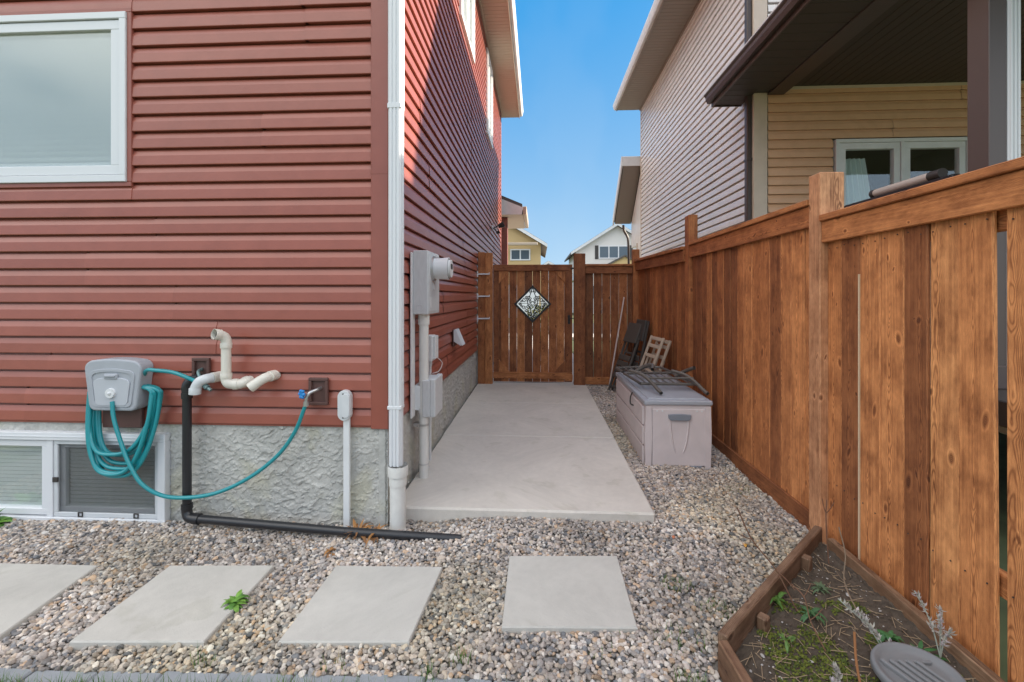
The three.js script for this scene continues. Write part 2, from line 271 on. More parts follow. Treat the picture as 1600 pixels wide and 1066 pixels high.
// pebbles
{
  const inPoly = (x, z, P, m = 0) => { let s = 0; for (let i = 0; i < P.length; i++) { const [a, b] = P[i], [c, d] = P[(i + 1) % P.length], L = Math.hypot(c - a, d - b); const w = ((c - a) * (z - b) - (d - b) * (x - a)) / L; if (w > m) s++; else if (w < -m) s--; } return Math.abs(s) === P.length; };
  const bed = [[0.70, -1.60], [0.70, -1.90], [1.70, -2.88], [1.76, -1.60]];
  const cols = [[0.58, 0.50, 0.43], [0.48, 0.40, 0.34], [0.39, 0.345, 0.315], [0.68, 0.61, 0.54], [0.50, 0.40, 0.32], [0.27, 0.26, 0.26], [0.56, 0.47, 0.38], [0.60, 0.56, 0.52], [0.42, 0.36, 0.32], [0.19, 0.19, 0.20], [0.50, 0.43, 0.385], [0.54, 0.38, 0.26], [0.34, 0.305, 0.285], [0.42, 0.365, 0.33], [0.52, 0.45, 0.405], [0.55, 0.49, 0.44]];
  const geos = [];
  for (let k = 0; k < 4; k++) {
    const g = new THREE.IcosahedronGeometry(1, 1), p = g.attributes.position;
    for (let i = 0; i < p.count; i++) { const v = V().fromBufferAttribute(p, i), n = 1 + 0.34 * noise.noise(v.x * 1.4 + k * 9, v.y * 1.4, v.z * 1.4) + 0.12 * noise.noise(v.x * 3, v.y * 3 + k * 5, v.z * 3); v.multiplyScalar(n); p.setXYZ(i, v.x, v.y, v.z); }
    g.deleteAttribute('uv'); g.deleteAttribute('normal'); const m = g; m.computeVertexNormals(); geos.push(m);
  }
  const lists = geos.map(() => []);
  const sp = 0.0185, q = rng(5);
  for (let layer = 0; layer < 2; layer++) for (let x = -4.2; x < 1.76; x += sp) for (let z = -7.5; z < -1.66; z += sp) {
    const X = x + (q() - 0.5) * sp * 1.1, Z = z + (q() - 0.5) * sp * 1.1, a = q(), b = q(), c = q(), d = q(), e = q(), f = q();
    if (Z > -1.728 - 0.058 * sst(-2.4, -0.2, X) + (X > 0.6 ? 0.2 : 0)) continue;
    if (X < XC + 0.01 && Z < ZB - 0.01) continue;
    if (X < 0.767 && X > XC && Z < -3.022) continue;
    if (X > 1.735) continue;
    if (slabs.some((P) => inPoly(X, Z, P, -0.004)) || inPoly(X, Z, bed)) continue;
    if (layer && q() < 0.35) continue;
    const s = (0.0070 + 0.0062 * a * a + (q() < 0.04 ? 0.005 : 0));
    lists[Math.floor(b * 4)].push([X, gh(X, Z) + 0.002 + layer * 0.010 * c, Z, s * (0.85 + 0.6 * d), s * (0.55 + 0.3 * e), s * (0.8 + 0.4 * f), q() * 6.28, q(), q(), q()]);
  }
  const o = new THREE.Group(); o.name = 'gravel'; o.userData.kind = 'stuff'; scene.add(o);
  tag(o, 'rounded mixed grey and beige pebbles between house, path and fence', 'gravel');
  const pm = std([1, 1, 1], 0.78, {}), m4 = new THREE.Matrix4(), qt = new THREE.Quaternion(), col = new THREE.Color();
  lists.forEach((L, k) => {
    const im = new THREE.InstancedMesh(geos[k], pm, L.length); im.name = 'pebbles'; im.userData.kind = 'stuff';
    L.forEach(([x, y, z, a, b, c, r, t1, t2, t3], i) => {
      qt.setFromEuler(new THREE.Euler((t1 - 0.5) * 0.9, r, (t2 - 0.5) * 0.9)); m4.compose(V(x, y, z), qt, V(a, b, c)); im.setMatrixAt(i, m4);
      const p = cols[Math.floor(t3 * cols.length)], v = (0.54 + 0.58 * t1) * (1.0 + 0.35 * noise.noise(x * 2.3, z * 2.3, 7.7)), yl = 1 - 0.25 * Math.max(0, noise.noise(x * 1.2, z * 1.2, 3.3)); im.setColorAt(i, col.setRGB(p[0] * v, p[1] * v, p[2] * v * yl));
    });
    im.castShadow = im.receiveShadow = true; o.add(im);
  });
}

// ---------------------------------------------------------------- siding
// Dutch-lap course: flat face below, scooped face above, hollow underside; local x along the wall, z outward
const PITCH = 0.114;
function course(len, lo = 0, hi = PITCH, off = [0, 0], deep = false) {
  const full = !deep ? [[-0.010, 0.0], [0.0210, 0.0], [0.0225, 0.004], [0.0185, 0.064], [0.0045, 0.1000], [-0.010, 0.1010], [-0.012, PITCH]] : [[-0.020, 0.0], [0.0225, 0.0], [0.0240, 0.004], [0.0200, 0.064], [0.0065, 0.0945], [-0.018, 0.0955], [-0.020, PITCH]];   // a real slot under every butt edge
  const pr = [];
  for (let i = 0; i < full.length; i++) {                        // clip between lo and hi
    const [z, y] = full[i];
    if (i) { const [pz, py] = full[i - 1]; for (const c of [lo, hi]) if ((py - c) * (y - c) < 0) pr.push([mix(pz, z, (c - py) / (y - py)), c]); }
    if (y >= lo && y <= hi) pr.push([z, y]);
  }
  if (lo > 0) pr.unshift([-0.012, lo]);
  if (hi < PITCH - 1e-6) pr.push([-0.012, hi]);
  const L = [];
  for (let i = 0; i + 1 < pr.length; i++) { const [z0, y0] = pr[i], [z1, y1] = pr[i + 1]; L.push([V(0, y0, z0), V(len, y0, z0), V(len, y1, z1), V(0, y1, z1)]); }
  L.push(pr.map(([z, y]) => V(len, y, z)), pr.map(([z, y]) => V(0, y, z)).reverse());
  return polys(L.filter((f) => { const a = V().subVectors(f[1], f[0]), b = V().subVectors(f[2], f[0]); return f.length > 4 || a.cross(b).length() > 1e-8; }), 1, off);
}
// a wall of courses; origin at its lower left seen from outside, holes = [a0, a1, y0, y1]
function siding(house, origin, turn, length, y0, y1, holes, mats, seed, top, maxSeg = 3.66) {
  const q = rng(seed); let row = 0, seams = [];
  for (let y = y0; y < y1 - 0.02; y += PITCH, row++) {
    const h = Math.min(PITCH, y1 - y);
    if (row % 2 === 0) { seams = []; let s = 0.4 + q() * maxSeg * 0.95; while (s < length - 0.3) { seams.push(s); s += maxSeg * (0.8 + 0.2 * q()); } }
    let a1 = length, a0 = 0; if (top) { [a0, a1] = top(y, h); if (a1 - a0 < 0.05) continue; }
    let iv = [[a0, a1, 0, h]];
    for (const [b0, b1, c0, c1] of holes) if (c1 > y + 0.004 && c0 < y + h - 0.004) iv = iv.flatMap(([s, e, lo, hi]) => {
      const o = [[s, Math.min(e, b0), lo, hi], [Math.max(s, b1), e, lo, hi]], m0 = Math.max(s, b0), m1 = Math.min(e, b1);
      if (c0 > y + 0.004) o.push([m0, m1, lo, c0 - y]); if (c1 < y + h - 0.004) o.push([m0, m1, c1 - y, hi]);
      return o.filter(([s2, e2]) => e2 - s2 > 0.01);
    });
    for (const [s, e, lo, hi] of iv) {
      const cuts = [s, ...seams.filter((k) => k > s + 0.06 && k < e - 0.06), e];
      for (let i = 0; i + 1 < cuts.length; i++) {
        const lap = i + 2 < cuts.length ? 0.022 : 0, m = part('siding_board', course(cuts[i + 1] - cuts[i] + lap, lo, hi, [q() * 3, q() * 3], mats === M.beige), mats[Math.floor(q() * mats.length)], house);
        const lift = (i % 2) * 0.0036, dx = Math.cos(turn), dz = -Math.sin(turn);
        m.position.set(origin[0] + dx * cuts[i] + Math.sin(turn) * lift, y, origin[2] + dz * cuts[i] + Math.cos(turn) * lift); m.rotation.y = turn;
      }
    }
  }
}
// trowelled parging: a fine relief; (a, y) over the wall plane
function parging(a0, a1, y0, y1, place, step = 0.006, seed = 0) {
  const nx = Math.round((a1 - a0) / step), ny = Math.round((y1 - y0) / step), g = new THREE.PlaneGeometry(1, 1, nx, ny), p = g.attributes.position, u = g.attributes.uv;
  for (let i = 0; i < p.count; i++) {
    const a = mix(a0, a1, p.getX(i) + 0.5), y = mix(y0, y1, p.getY(i) + 0.5);
    const wx = a + 0.020 * noise.noise(a * 14, y * 16, seed) + 0.007 * noise.noise(a * 60, y * 60, seed), wy = y + 0.020 * noise.noise(a * 14, y * 16, seed + 5) + 0.007 * noise.noise(a * 60, y * 60, seed + 3);
    const n3 = noise.noise(a * 2.2, y * 2.2, seed + 8), n1 = noise.noise(wx * 13, wy * 22, seed + 1) + 0.3 * n3, n2 = noise.noise(wx * 24 + 4, wy * 38, seed + 2) + 0.3 * n3, n4 = noise.noise(wx * 36 + 9, wy * 32 + 3, seed + 4);
    // thin trowelled skins with a raised lip where each one ends
    const skin = (n, t) => sst(t, t + 0.05, n) + 0.5 * Math.max(0, 1 - Math.abs(n - t - 0.06) * 11);
    const h = 0.0036 * skin(n1, 0.20) + 0.0036 * skin(n2, 0.20) + 0.0032 * skin(n4, 0.24) + 0.002 * n3 + 0.0016 * noise.noise(a * 95, y * 95, 1);
    p.setXYZ(i, ...place(a, y, h)); u.setXY(i, a, y);
  }
  g.computeVertexNormals(); return g;
}

// ---------------------------------------------------------------- the red house
{
  const H = thing('red_house', 'red house at the left with horizontal vinyl siding above trowelled foundation', 'house');
  const wallParts = [];
  const XL = -6.2, YE = 6.36, CZ = ZB - 0.05, CX = XC - 0.05;
  part('wall', cb(XL, CX, 0.0, YE, ZF + 0.05, CZ, 0.002), M.core, H);
  // foundation
  const wx0 = -4.60, wx1 = -2.451, wy0 = -0.03, wy1 = 0.589;
  const back = (a, y, h) => [a, y, ZB - 0.024 + h];
  const gB = [parging(wx1 + 0.004, XC - 0.006, -0.06, 0.654, back, 0.0045, 2), parging(wx0, wx1 + 0.004, wy1, 0.654, back, 0.008, 2), parging(-5.4, wx0, -0.06, 0.654, back, 0.012, 2)];
  part('foundation', join([...gB, parging(0, 4.6, -0.06, 0.638, (a, y, h) => [XC - 0.024 + h, y, ZB - 0.012 - a], 0.009, 12), cb(CX - 0.02, XC - 0.016, -0.06, 0.64, CZ, ZB - 0.016, 0.006)]), M.stucco, H);
  part('foundation', cb(CX - 0.2, XC - 0.012, -0.06, 0.68, ZF + 0.05, ZB - 4.62, 0.003), M.stucco, H);
  part('foundation', cb(wx0, wx1, -0.1, wy0 - 0.001, CZ, ZB - 0.006, 0.003), M.stucco, H);
  // siding: back and side
  const y0 = 0.662;
  siding(H, [XL, 0, ZB - 0.021], 0, XC - 0.108 - XL, y0, YE, [[-4.85 - XL, -2.702 - XL, 2.238, 3.42], [-4.85 - XL, -2.702 - XL, 5.0, 6.2]], M.red, 31);
  const holesS = [[2.62, 3.84, 4.98, 6.2], [5.62, 6.62, 4.58, 6.2]];
  siding(H, [XC - 0.021, 0, ZB - 0.105], Math.PI / 2, -ZF + ZB - 0.105, 0.645, YE, holesS, M.red, 77);
  // corner post, in two lengths
  for (const [a, b, e] of [[0.640, 2.31, 0], [2.285, 6.36, 0.0015]]) part('corner_trim', [cb(XC - 0.112, XC + 0.004 + e, a, b, ZB - 0.02, ZB + 0.006 + e, 0.005), cb(XC - 0.02, XC + 0.0062 + e, a + 0.001, b - 0.001, ZB - 0.108, ZB - 0.0202, 0.005)], M.redTrim, H);
  part('corner_trim', cb(XC - 0.02, XC + 0.008, 0.64, YE, ZF, ZF + 0.09, 0.004), M.redTrim, H);
  part('starter_strip', [cb(XL, XC - 0.113, 0.648, 0.6625, ZB - 0.018, ZB - 0.006, 0.001), cb(XC - 0.018, XC - 0.005, 0.632, 0.6455, ZF + 0.1, ZB - 0.11, 0.001)], M.redTrim, H);
  // windows on the back wall
  function slider(x0, x1, ya, yb, z, name, light) {
    const w = part('window', frameG(x0, x1, ya, yb, 0.045, z - 0.05, z + 0.022), M.white, H);
    return w;
  }
  function frameG(x0, x1, ya, yb, t, za, zb, b = 0.003) { return [cb(x0, x1, yb - t, yb, za, zb, b), cb(x0, x1, ya, ya + t, za, zb, b), cb(x0, x0 + t, ya + t, yb - t, za, zb - 0.0004, b), cb(x1 - t, x1, ya + t, yb - t, za, zb - 0.0004, b)]; }
  for (const [ya, yb, lab] of [[2.262, 3.392, 0], [5.02, 6.18, 1]]) {
    const x0 = -4.82, x1 = -2.732;
    part('window_trim', frameG(x0 - 0.032, x1 + 0.032, ya - 0.03, yb + 0.03, 0.0305, ZB - 0.03, ZB + 0.008), M.redTrim, H);
    const w = slider(x0, x1, ya, yb, ZB - 0.002);
    part('sash', frameG(x0 + 0.05, x1 - 0.05, ya + 0.05, yb - 0.05, 0.062, ZB - 0.045, ZB + 0.008), M.white, w);
    part('pane', cb(x0 + 0.11, x1 - 0.11, ya + 0.11, yb - 0.11, ZB - 0.016, ZB - 0.012, 0.0003), M.glass, w);
    for (let y = ya + 0.125, i = 0; y < yb - 0.12; y += 0.040, i++) { const s = part('blind_slat', cb(x0 + 0.115, x1 - 0.115, -0.0195, 0.0195, -0.001, 0.001, 0.0004), M.blind, w); s.position.set(0, y, ZB - 0.033); s.rotation.x = 0.46; }
  }
  // basement window: fixed light, and a slider behind an insect screen
  {
    const z = ZB - 0.004, w = part('window', frameG(wx0, wx1, wy0, wy1, 0.052, z - 0.045, z + 0.03), M.white, H); w.userData.label = 'white framed basement window at ground level';
    part('sash', frameG(-4.54, -3.29, 0.03, 0.532, 0.042, z - 0.04, z + 0.012), M.white, w);
    part('frame_bead', cb(wx0 + 0.01, wx1 - 0.01, wy1 - 0.03, wy1 - 0.022, z + 0.03, z + 0.0335, 0.001), M.white, w);
    part('pane', cb(-4.50, -3.33, 0.07, 0.49, z - 0.018, z - 0.014, 0.0003), M.glass, w);
    part('mullion', cb(-3.288, -3.245, 0.022, 0.536, z - 0.04, z + 0.02, 0.003), M.white, w);
    part('screen_frame', frameG(-3.243, -2.505, 0.024, 0.535, 0.028, z - 0.004, z + 0.014), M.grey, w);
    part('sash', frameG(-3.236, -2.508, 0.03, 0.53, 0.052, z - 0.04, z - 0.008), M.grey, w);
    part('pane', cb(-3.19, -2.555, 0.075, 0.487, z - 0.022, z - 0.018, 0.0003), M.glass, w);
    const mesh = tex(64, 64, (u, v, i, j) => { const k = (i % 4 === 0 || j % 4 === 0) ? 1 : 0; return [k, k, k]; }, false, [22, 22]);
    const scr = std([0.06, 0.06, 0.06], 0.8, { alphaMap: mesh, alphaTest: 0.5, side: THREE.DoubleSide });
    const g = new THREE.PlaneGeometry(0.69, 0.46); g.translate(-2.874, 0.28, z + 0.004); part('insect_screen', g, scr, w);
    for (const x of [-3.05, -2.66]) part('screen_clip', frameG(x - 0.017, x + 0.017, 0.026, 0.058, 0.006, z + 0.014, z + 0.021, 0.001), M.dark, w);
    part('latch', [cb(-3.243, -3.205, 0.255, 0.288, z + 0.014, z + 0.024, 0.002)], M.dark, w);
    for (let y = 0.085; y < 0.49; y += 0.026) { const s = part('blind_slat', cb(-4.5, -3.33, -0.0135, 0.0135, -0.001, 0.001, 0.0003), M.blind, w); s.position.set(0, y, z - 0.034); s.rotation.x = 0.2; const s2 = part('blind_slat', cb(-3.18, -2.56, -0.0135, 0.0135, -0.001, 0.001, 0.0003), M.blind, w); s2.position.set(0, y, z - 0.038); s2.rotation.x = 0.22; }
  }
  // side windows upstairs
  for (const [a0, a1, ya, yb] of holesS) {
    const z1 = ZB - 0.105 - a0, z0 = ZB - 0.105 - a1, f = (t, xa, xb, i) => [cb(xa, xb, yb - i - t, yb - i, z0 + i, z1 - i, 0.003), cb(xa, xb, ya + i, ya + i + t, z0 + i, z1 - i, 0.003), cb(xa, xb - 0.0004, ya + i + t, yb - i - t, z0 + i, z0 + i + t, 0.003), cb(xa, xb - 0.0004, ya + i + t, yb - i - t, z1 - i - t, z1 - i, 0.003)];
    const w = part('window', f(0.06, XC - 0.045, XC + 0.03, 0.003), M.white, H);
    part('sash', [...f(0.05, XC - 0.04, XC + 0.012, 0.065), cb(XC - 0.038, XC + 0.0115, ya + 0.115, yb - 0.115, (z0 + z1) / 2 - 0.03, (z0 + z1) / 2 + 0.03, 0.003)], M.white, w);
    part('pane', cb(XC - 0.02, XC - 0.016, ya + 0.1, yb - 0.1, z0 + 0.1, z1 - 0.1, 0.0003), M.glass, w);
    part('blind', cb(XC - 0.044, XC - 0.04, ya + 0.1, yb - 0.1, z0 + 0.1, z1 - 0.1, 0.0003), M.blind, w);
  }
  // soffit boards under the eave, fascia, gutter, roof
  const XO = -0.485;
  for (let z = ZF - 0.35; z < ZB + 0.5; z += 0.1025) part('soffit_board', cb(XC - 0.12, XO - 0.02, YE, YE + 0.012, z, z + 0.0985, 0.003), M.soffitBeige, H);
  part('soffit_backing', cb(XC - 0.12, XO - 0.021, YE + 0.0125, YE + 0.02, ZF - 0.36, ZB + 0.5, 0.001), M.dark, H);
  part('soffit_trim', cb(XC - 0.001, XC + 0.03, YE - 0.03, YE - 0.0005, ZF + 0.02, ZB + 0.02, 0.003), M.soffitBeige, H);
  part('fascia', cb(XO - 0.02, XO, YE - 0.02, YE + 0.17, ZF - 0.36, ZB + 0.5, 0.003), M.soffitBeige, H);
  const gp = [[XO + 0.001, YE + 0.165], [XO + 0.001, YE + 0.03], [XO + 0.06, YE + 0.03], [XO + 0.085, YE + 0.08], [XO + 0.085, YE + 0.11], [XO + 0.10, YE + 0.15], [XO + 0.10, YE + 0.165]];
  part('gutter', prism(gp, 2, ZF - 0.37, ZB + 0.5, 2), M.whiteDull, H);
  part('roof', prism([[XO + 0.02, YE + 0.171], [XL - 0.5, YE + 0.171], [(XO + XL) / 2, YE + 1.3]], 2, ZF - 0.38, ZB + 0.52, 2), M.shingle, H);
  // front porch seen past the far corner
  const fp = part('porch_roof', prism([[-3.5, 3.95], [-0.42, 3.95], [-0.42, 4.03], [-1.2, 4.36], [-3.5, 4.7]], 2, -15.2, -12.62, 2), M.shingle, H);
  part('fascia', prism([[-1.6, 3.74], [-0.43, 3.74], [-0.40, 3.93], [-1.6, 4.42]], 2, -12.618, -12.59, 2), M.whiteDull, fp);
  part('gutter', cb(-0.40, -0.30, 3.74, 3.96, -15.2, -12.6, 0.012), M.soffitBeige, fp);
  part('soffit', cb(-3.4, -0.405, 3.735, 3.75, -15.2, -12.62, 0.002), M.soffitBeige, fp);
  part('porch_column', cb(-1.05, -0.85, 0.1, 3.734, -13.2, -13.0, 0.006), M.redTrim, H);
}
// ---------------------------------------------------------------- the beige house at the right
{
  const H = thing('beige_house', 'beige two storey house at the right with pale side wall and dark covered porch', 'house');
  const YE = 6.40, XE = 9.5, ZN = -12.27;
  part('wall', [cb(XW + 0.05, XE, 0, YE, ZN + 0.02, ZR - 1.6, 0.002), cb(XW + 0.05, 3.70, 0, YE, ZR - 1.599, ZR - 0.05, 0.002), cb(5.24, XE, 0, YE, ZR - 1.599, ZR - 0.05, 0.002), cb(3.701, 5.239, 0, 2.30, ZR - 1.599, ZR - 0.051, 0.002), cb(3.701, 5.239, 3.42, YE, ZR - 1.599, ZR - 0.051, 0.002)], M.room, H);
  siding(H, [XW + 0.021, 0, ZN + 0.08], -Math.PI / 2, ZR - ZN - 0.18, 1.0, YE, [], M.beige, 91);
  siding(H, [XW + 0.175, 0, ZR - 0.021], 0, 6.6, 0.95 + 28 * PITCH, YE, [], M.beige, 65);
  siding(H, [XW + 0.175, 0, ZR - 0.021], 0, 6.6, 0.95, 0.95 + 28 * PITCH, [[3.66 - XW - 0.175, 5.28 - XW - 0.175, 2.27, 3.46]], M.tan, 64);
  part('corner_trim', [cb(XW - 0.006, XW + 0.165, 0.9, YE, ZR - 0.02, ZR + 0.006, 0.004), cb(XW - 0.0062, XW + 0.02, 0.901, YE, ZR - 0.1, ZR - 0.0202, 0.004)], M.beigeTrim, H);
  part('corner_trim', cb(XW - 0.006, XW + 0.02, 0.9, YE, ZN, ZN + 0.08, 0.004), M.beigeTrim, H);
  // upper eave
  const XO = 2.075;
  for (let z = ZN - 0.02; z < ZR + 0.45; z += 0.1025) part('soffit_board', cb(XO + 0.02, XW + 0.12, YE, YE + 0.012, z, z + 0.0985, 0.003), M.tanSoffit, H);
  part('soffit_backing', cb(XO + 0.021, XW + 0.12, YE + 0.0125, YE + 0.02, ZN - 0.03, ZR + 0.45, 0.001), M.dark, H);
  part('soffit_trim', cb(XW - 0.03, XW - 0.001, YE - 0.03, YE - 0.0005, ZN, ZR + 0.02, 0.003), M.tanSoffit, H);
  part('fascia', cb(XO, XO + 0.02, YE - 0.02, YE + 0.15, ZN - 0.03, ZR + 0.45, 0.003), M.tanSoffit, H);
  part('gutter', prism([[XO - 0.001, YE + 0.145], [XO - 0.001, YE + 0.01], [XO - 0.05, YE + 0.01], [XO - 0.075, YE + 0.06], [XO - 0.09, YE + 0.125], [XO - 0.09, YE + 0.145]], 2, ZN - 0.04, ZR + 0.45, 2), M.whiteDull, H);
  { const a = XO - 0.02, b = XE + 0.5, c = ZN - 0.04, d = ZR + 0.47, y = YE + 0.151, m = (a + b) / 2, r1 = V(m, y + 1.45, -8.7), r2 = V(m, y + 1.45, -9.3);
    part('roof', polys([[V(a, y, c), V(a, y, d), r1, r2], [V(b, y, d), V(b, y, c), r2, r1], [V(a, y, d), V(b, y, d), r1], [V(b, y, c), V(a, y, c), r2], [V(a, y, c), V(b, y, c), V(b, y, d), V(a, y, d)]], 2), M.shingle, H); }
  // dark downspout at the rear corner
  part('downspout', [cb(XW - 0.075, XW - 0.012, 0.3, YE - 0.02, ZR - 0.10, ZR - 0.02, 0.012), cb(XW - 0.079, XW - 0.008, 3.2, 3.24, ZR - 0.104, ZR - 0.016, 0.006)], M.darkBrown, H);
  // lower roof at the front: rake that falls toward the street, wall and recess under it
  const lw = part('front_wing', [prism([[ZN - 0.001, 0], [ZN - 0.001, 4.88], [-13.55, 3.62], [-13.55, 2.9], [-12.75, 2.9], [-12.75, 0]], 0, XW + 0.02, XE)], M.beige[0], H);
  part('trim', cb(XW + 0.0, XW + 0.03, 0, 2.95, -12.80, -12.72, 0.004), M.beigeTrim, lw);
  part('recess_panel', cb(XW + 0.5, XW + 0.55, 0, 2.89, -13.5, -12.76, 0.003), M.redTrim, lw);
  part('wing_roof', prism([[ZN - 0.002, 5.03], [ZN - 0.002, 5.17], [-13.66, 3.80], [-13.66, 3.66]], 0, 2.235, XE), M.shingle, H);
  part('soffit', prism([[ZN - 0.002, 4.985], [ZN - 0.002, 5.028], [-13.64, 3.658], [-13.64, 3.615]], 0, 2.26, XW + 0.02), M.tanSoffit, H);
  part('fascia', prism([[ZN - 0.003, 4.93], [ZN - 0.003, 5.18], [-13.68, 3.81], [-13.68, 3.58]], 0, 2.20, 2.234), M.whiteDull, H);
  part('fascia', cb(2.236, XW + 0.01, 4.93, 5.18, ZN - 0.03, ZN - 0.0, 0.004), M.greyLight, H);
  part('downspout', tube([[2.5, 3.58, -13.62], [2.52, 3.42, -13.62], [2.62, 3.22, -13.6], [2.64, 3.0, -13.58], [2.64, 0.2, -13.58]], 0.035, 40, 8), M.darkBrown, H);
  // covered porch
  const PX = 2.30, PY = 4.02, PZ0 = -6.25, PZ1 = -1.6, BX = 3.06;
  const pr = part('porch_roof', prism([[PX - 0.02, PY + 0.17], [XE, PY + 0.17], [XE, PY + 0.9], [5.6, PY + 0.9]], 2, ZR + 0.001, PZ1 + 0.1, 2), M.shingle, H);
  part('porch_roof', prism([[PX - 0.02, PY + 0.17], [XW - 0.012, PY + 0.17], [XW - 0.012, PY + 0.24]], 2, PZ0, ZR - 0.105, 2), M.shingle, H);
  part('fascia', cb(PX, PX + 0.02, PY - 0.015, PY + 0.165, PZ0, PZ1, 0.003), M.darkBrown, pr);
  part('fascia', cb(PX + 0.021, XW - 0.01, PY - 0.015, PY + 0.165, PZ0, PZ0 + 0.02, 0.003), M.darkBrown, pr);
  part('gutter', prism([[PX - 0.001, PY + 0.16], [PX - 0.001, PY + 0.035], [PX - 0.05, PY + 0.035], [PX - 0.07, PY + 0.08], [PX - 0.075, PY + 0.115], [PX - 0.092, PY + 0.135], [PX - 0.092, PY + 0.16]], 2, PZ0 - 0.01, PZ1, 2), M.darkBrown, pr);
  part('gutter_highlight', cb(PX - 0.096, PX - 0.0925, PY + 0.146, PY + 0.162, PZ0 - 0.012, PZ1, 0.0008), M.whiteDull, pr);  // white strip painted in as the highlight along the gutter lip
  for (let z = PZ0 + 0.02; z < PZ1 - 0.05; z += 0.1525) part('soffit_board', cb(PX + 0.02, z < ZR + 0.02 ? XW - 0.012 : BX - 0.2, PY, PY + 0.012, z, z + 0.148, 0.003), M.darkSoffit, pr);
  part('soffit_backing', [cb(PX + 0.02, BX - 0.2, PY + 0.0125, PY + 0.02, ZR + 0.02, PZ1, 0.001), cb(PX + 0.02, XW - 0.012, PY + 0.0125, PY + 0.02, PZ0 + 0.02, ZR - 0.11, 0.001)], M.dark, pr);
  part('porch_beam', cb(BX - 0.2, BX, PY - 0.012, PY + 0.168, ZR + 0.007, PZ1, 0.004), M.darkBrown, H);
  for (let x = BX + 0.002; x < 7.6; x += 0.1025) part('ceiling_board', cb(x, x + 0.0985, PY + 0.09, PY + 0.102, ZR + 0.002, PZ1, 0.003), M.darkSoffit, H);
  part('ceiling_backing', cb(BX, 7.7, PY + 0.1025, PY + 0.11, ZR + 0.002, PZ1, 0.001), M.dark, H);
  part('frieze_trim', cb(XW + 0.166, 7.6, PY + 0.055, PY + 0.0895, ZR - 0.016, ZR + 0.012, 0.003), M.beigeTrim, H);
  // porch column, its downspout, deck and rail
  part('porch_column', [cb(2.92, 3.028, 0.9, PY - 0.0125, -3.305, -3.15, 0.004), cb(2.905, 3.04, 0.9, 1.05, -3.32, -3.135, 0.006)], std([0.10, 0.075, 0.068], 0.4), H);
  const ds = [cb(3.034, 3.112, 0.6, PY + 0.02, -3.22, -3.142, 0.010)]; for (let i = 0; i < 3; i++) ds.push(cb(3.040 + i * 0.0235, 3.055 + i * 0.0235, 0.6, PY + 0.02, -3.1425, -3.135, 0.004));
  part('downspout', ds, M.white, H).userData.label = 'white ribbed downspout beside the dark porch column';
  part('deck', cb(2.66, 7.6, 0.75, 0.9, ZR + 0.02, -2.4, 0.006), M.darkSoffit, H);
  part('deck_rail', [cb(2.83, 2.89, 2.275, 2.338, ZR + 0.03, -3.31, 0.006), cb(2.845, 2.875, 1.05, 1.1, ZR + 0.03, -3.30, 0.004)], M.black, H);
  part('deck_rail', cb(2.852, 2.866, 1.12, 2.274, ZR + 0.04, -3.32, 0.003), phys([0.5, 0.56, 0.6], 0.02, { transmission: 1, thickness: 0 }), H);
  // rear window with two casements
  const f = (x0, x1, ya, yb, t, za, zb) => [cb(x0, x1, yb - t, yb, za, zb, 0.003), cb(x0, x1, ya, ya + t, za, zb, 0.003), cb(x0, x0 + t, ya + t, yb - t, za, zb - 0.0004, 0.003), cb(x1 - t, x1, ya + t, yb - t, za, zb - 0.0004, 0.003)];
  const w = part('window', [...f(3.68, 5.26, 2.28, 3.44, 0.045, ZR - 0.07, ZR + 0.02), cb(4.45, 4.49, 2.325, 3.395, ZR - 0.07, ZR + 0.0196, 0.003)], M.whiteDull, H); w.userData.label = 'two white framed casements under the porch';
  for (const [a, b] of [[3.728, 4.448], [4.492, 5.212]]) { part('sash', f(a, b, 2.328, 3.392, 0.075, ZR - 0.06, ZR + 0.008), M.whiteDull, w); part('pane', cb(a + 0.07, b - 0.07, 2.4, 3.32, ZR - 0.03, ZR - 0.026, 0.0003), M.glass, w); }
  const cg = new THREE.PlaneGeometry(0.55, 1.05, 60, 6), cp = cg.attributes.position; for (let i = 0; i < cp.count; i++) { const x = cp.getX(i), y = cp.getY(i); cp.setXYZ(i, x * (1 - 0.30 * (y + 0.5)) - 0.08 * (y + 0.5), y, 0.02 * Math.sin(x * 75)); } cg.computeVertexNormals(); cg.translate(4.02, 2.72, ZR - 0.16);
  part('curtain', cg, M.curtain, w);
}
// beige roll lying on the deck rail
{
  const t = thing('padded_roll', 'pale beige roll with dark ends lying on the dark porch rail', 'cushion roll', [2.86, 2.371, -3.72]);
  part('roll', rod([0, 0, -0.34], [0, 0, 0.20], 0.033, 20), std([0.50, 0.44, 0.40], 0.8), t);
  for (const [a, b] of [[-0.38, -0.34], [0.20, 0.30]]) part('end_cap', rod([0, 0, a], [0, 0, b], 0.0355, 20), M.dark, t);
}

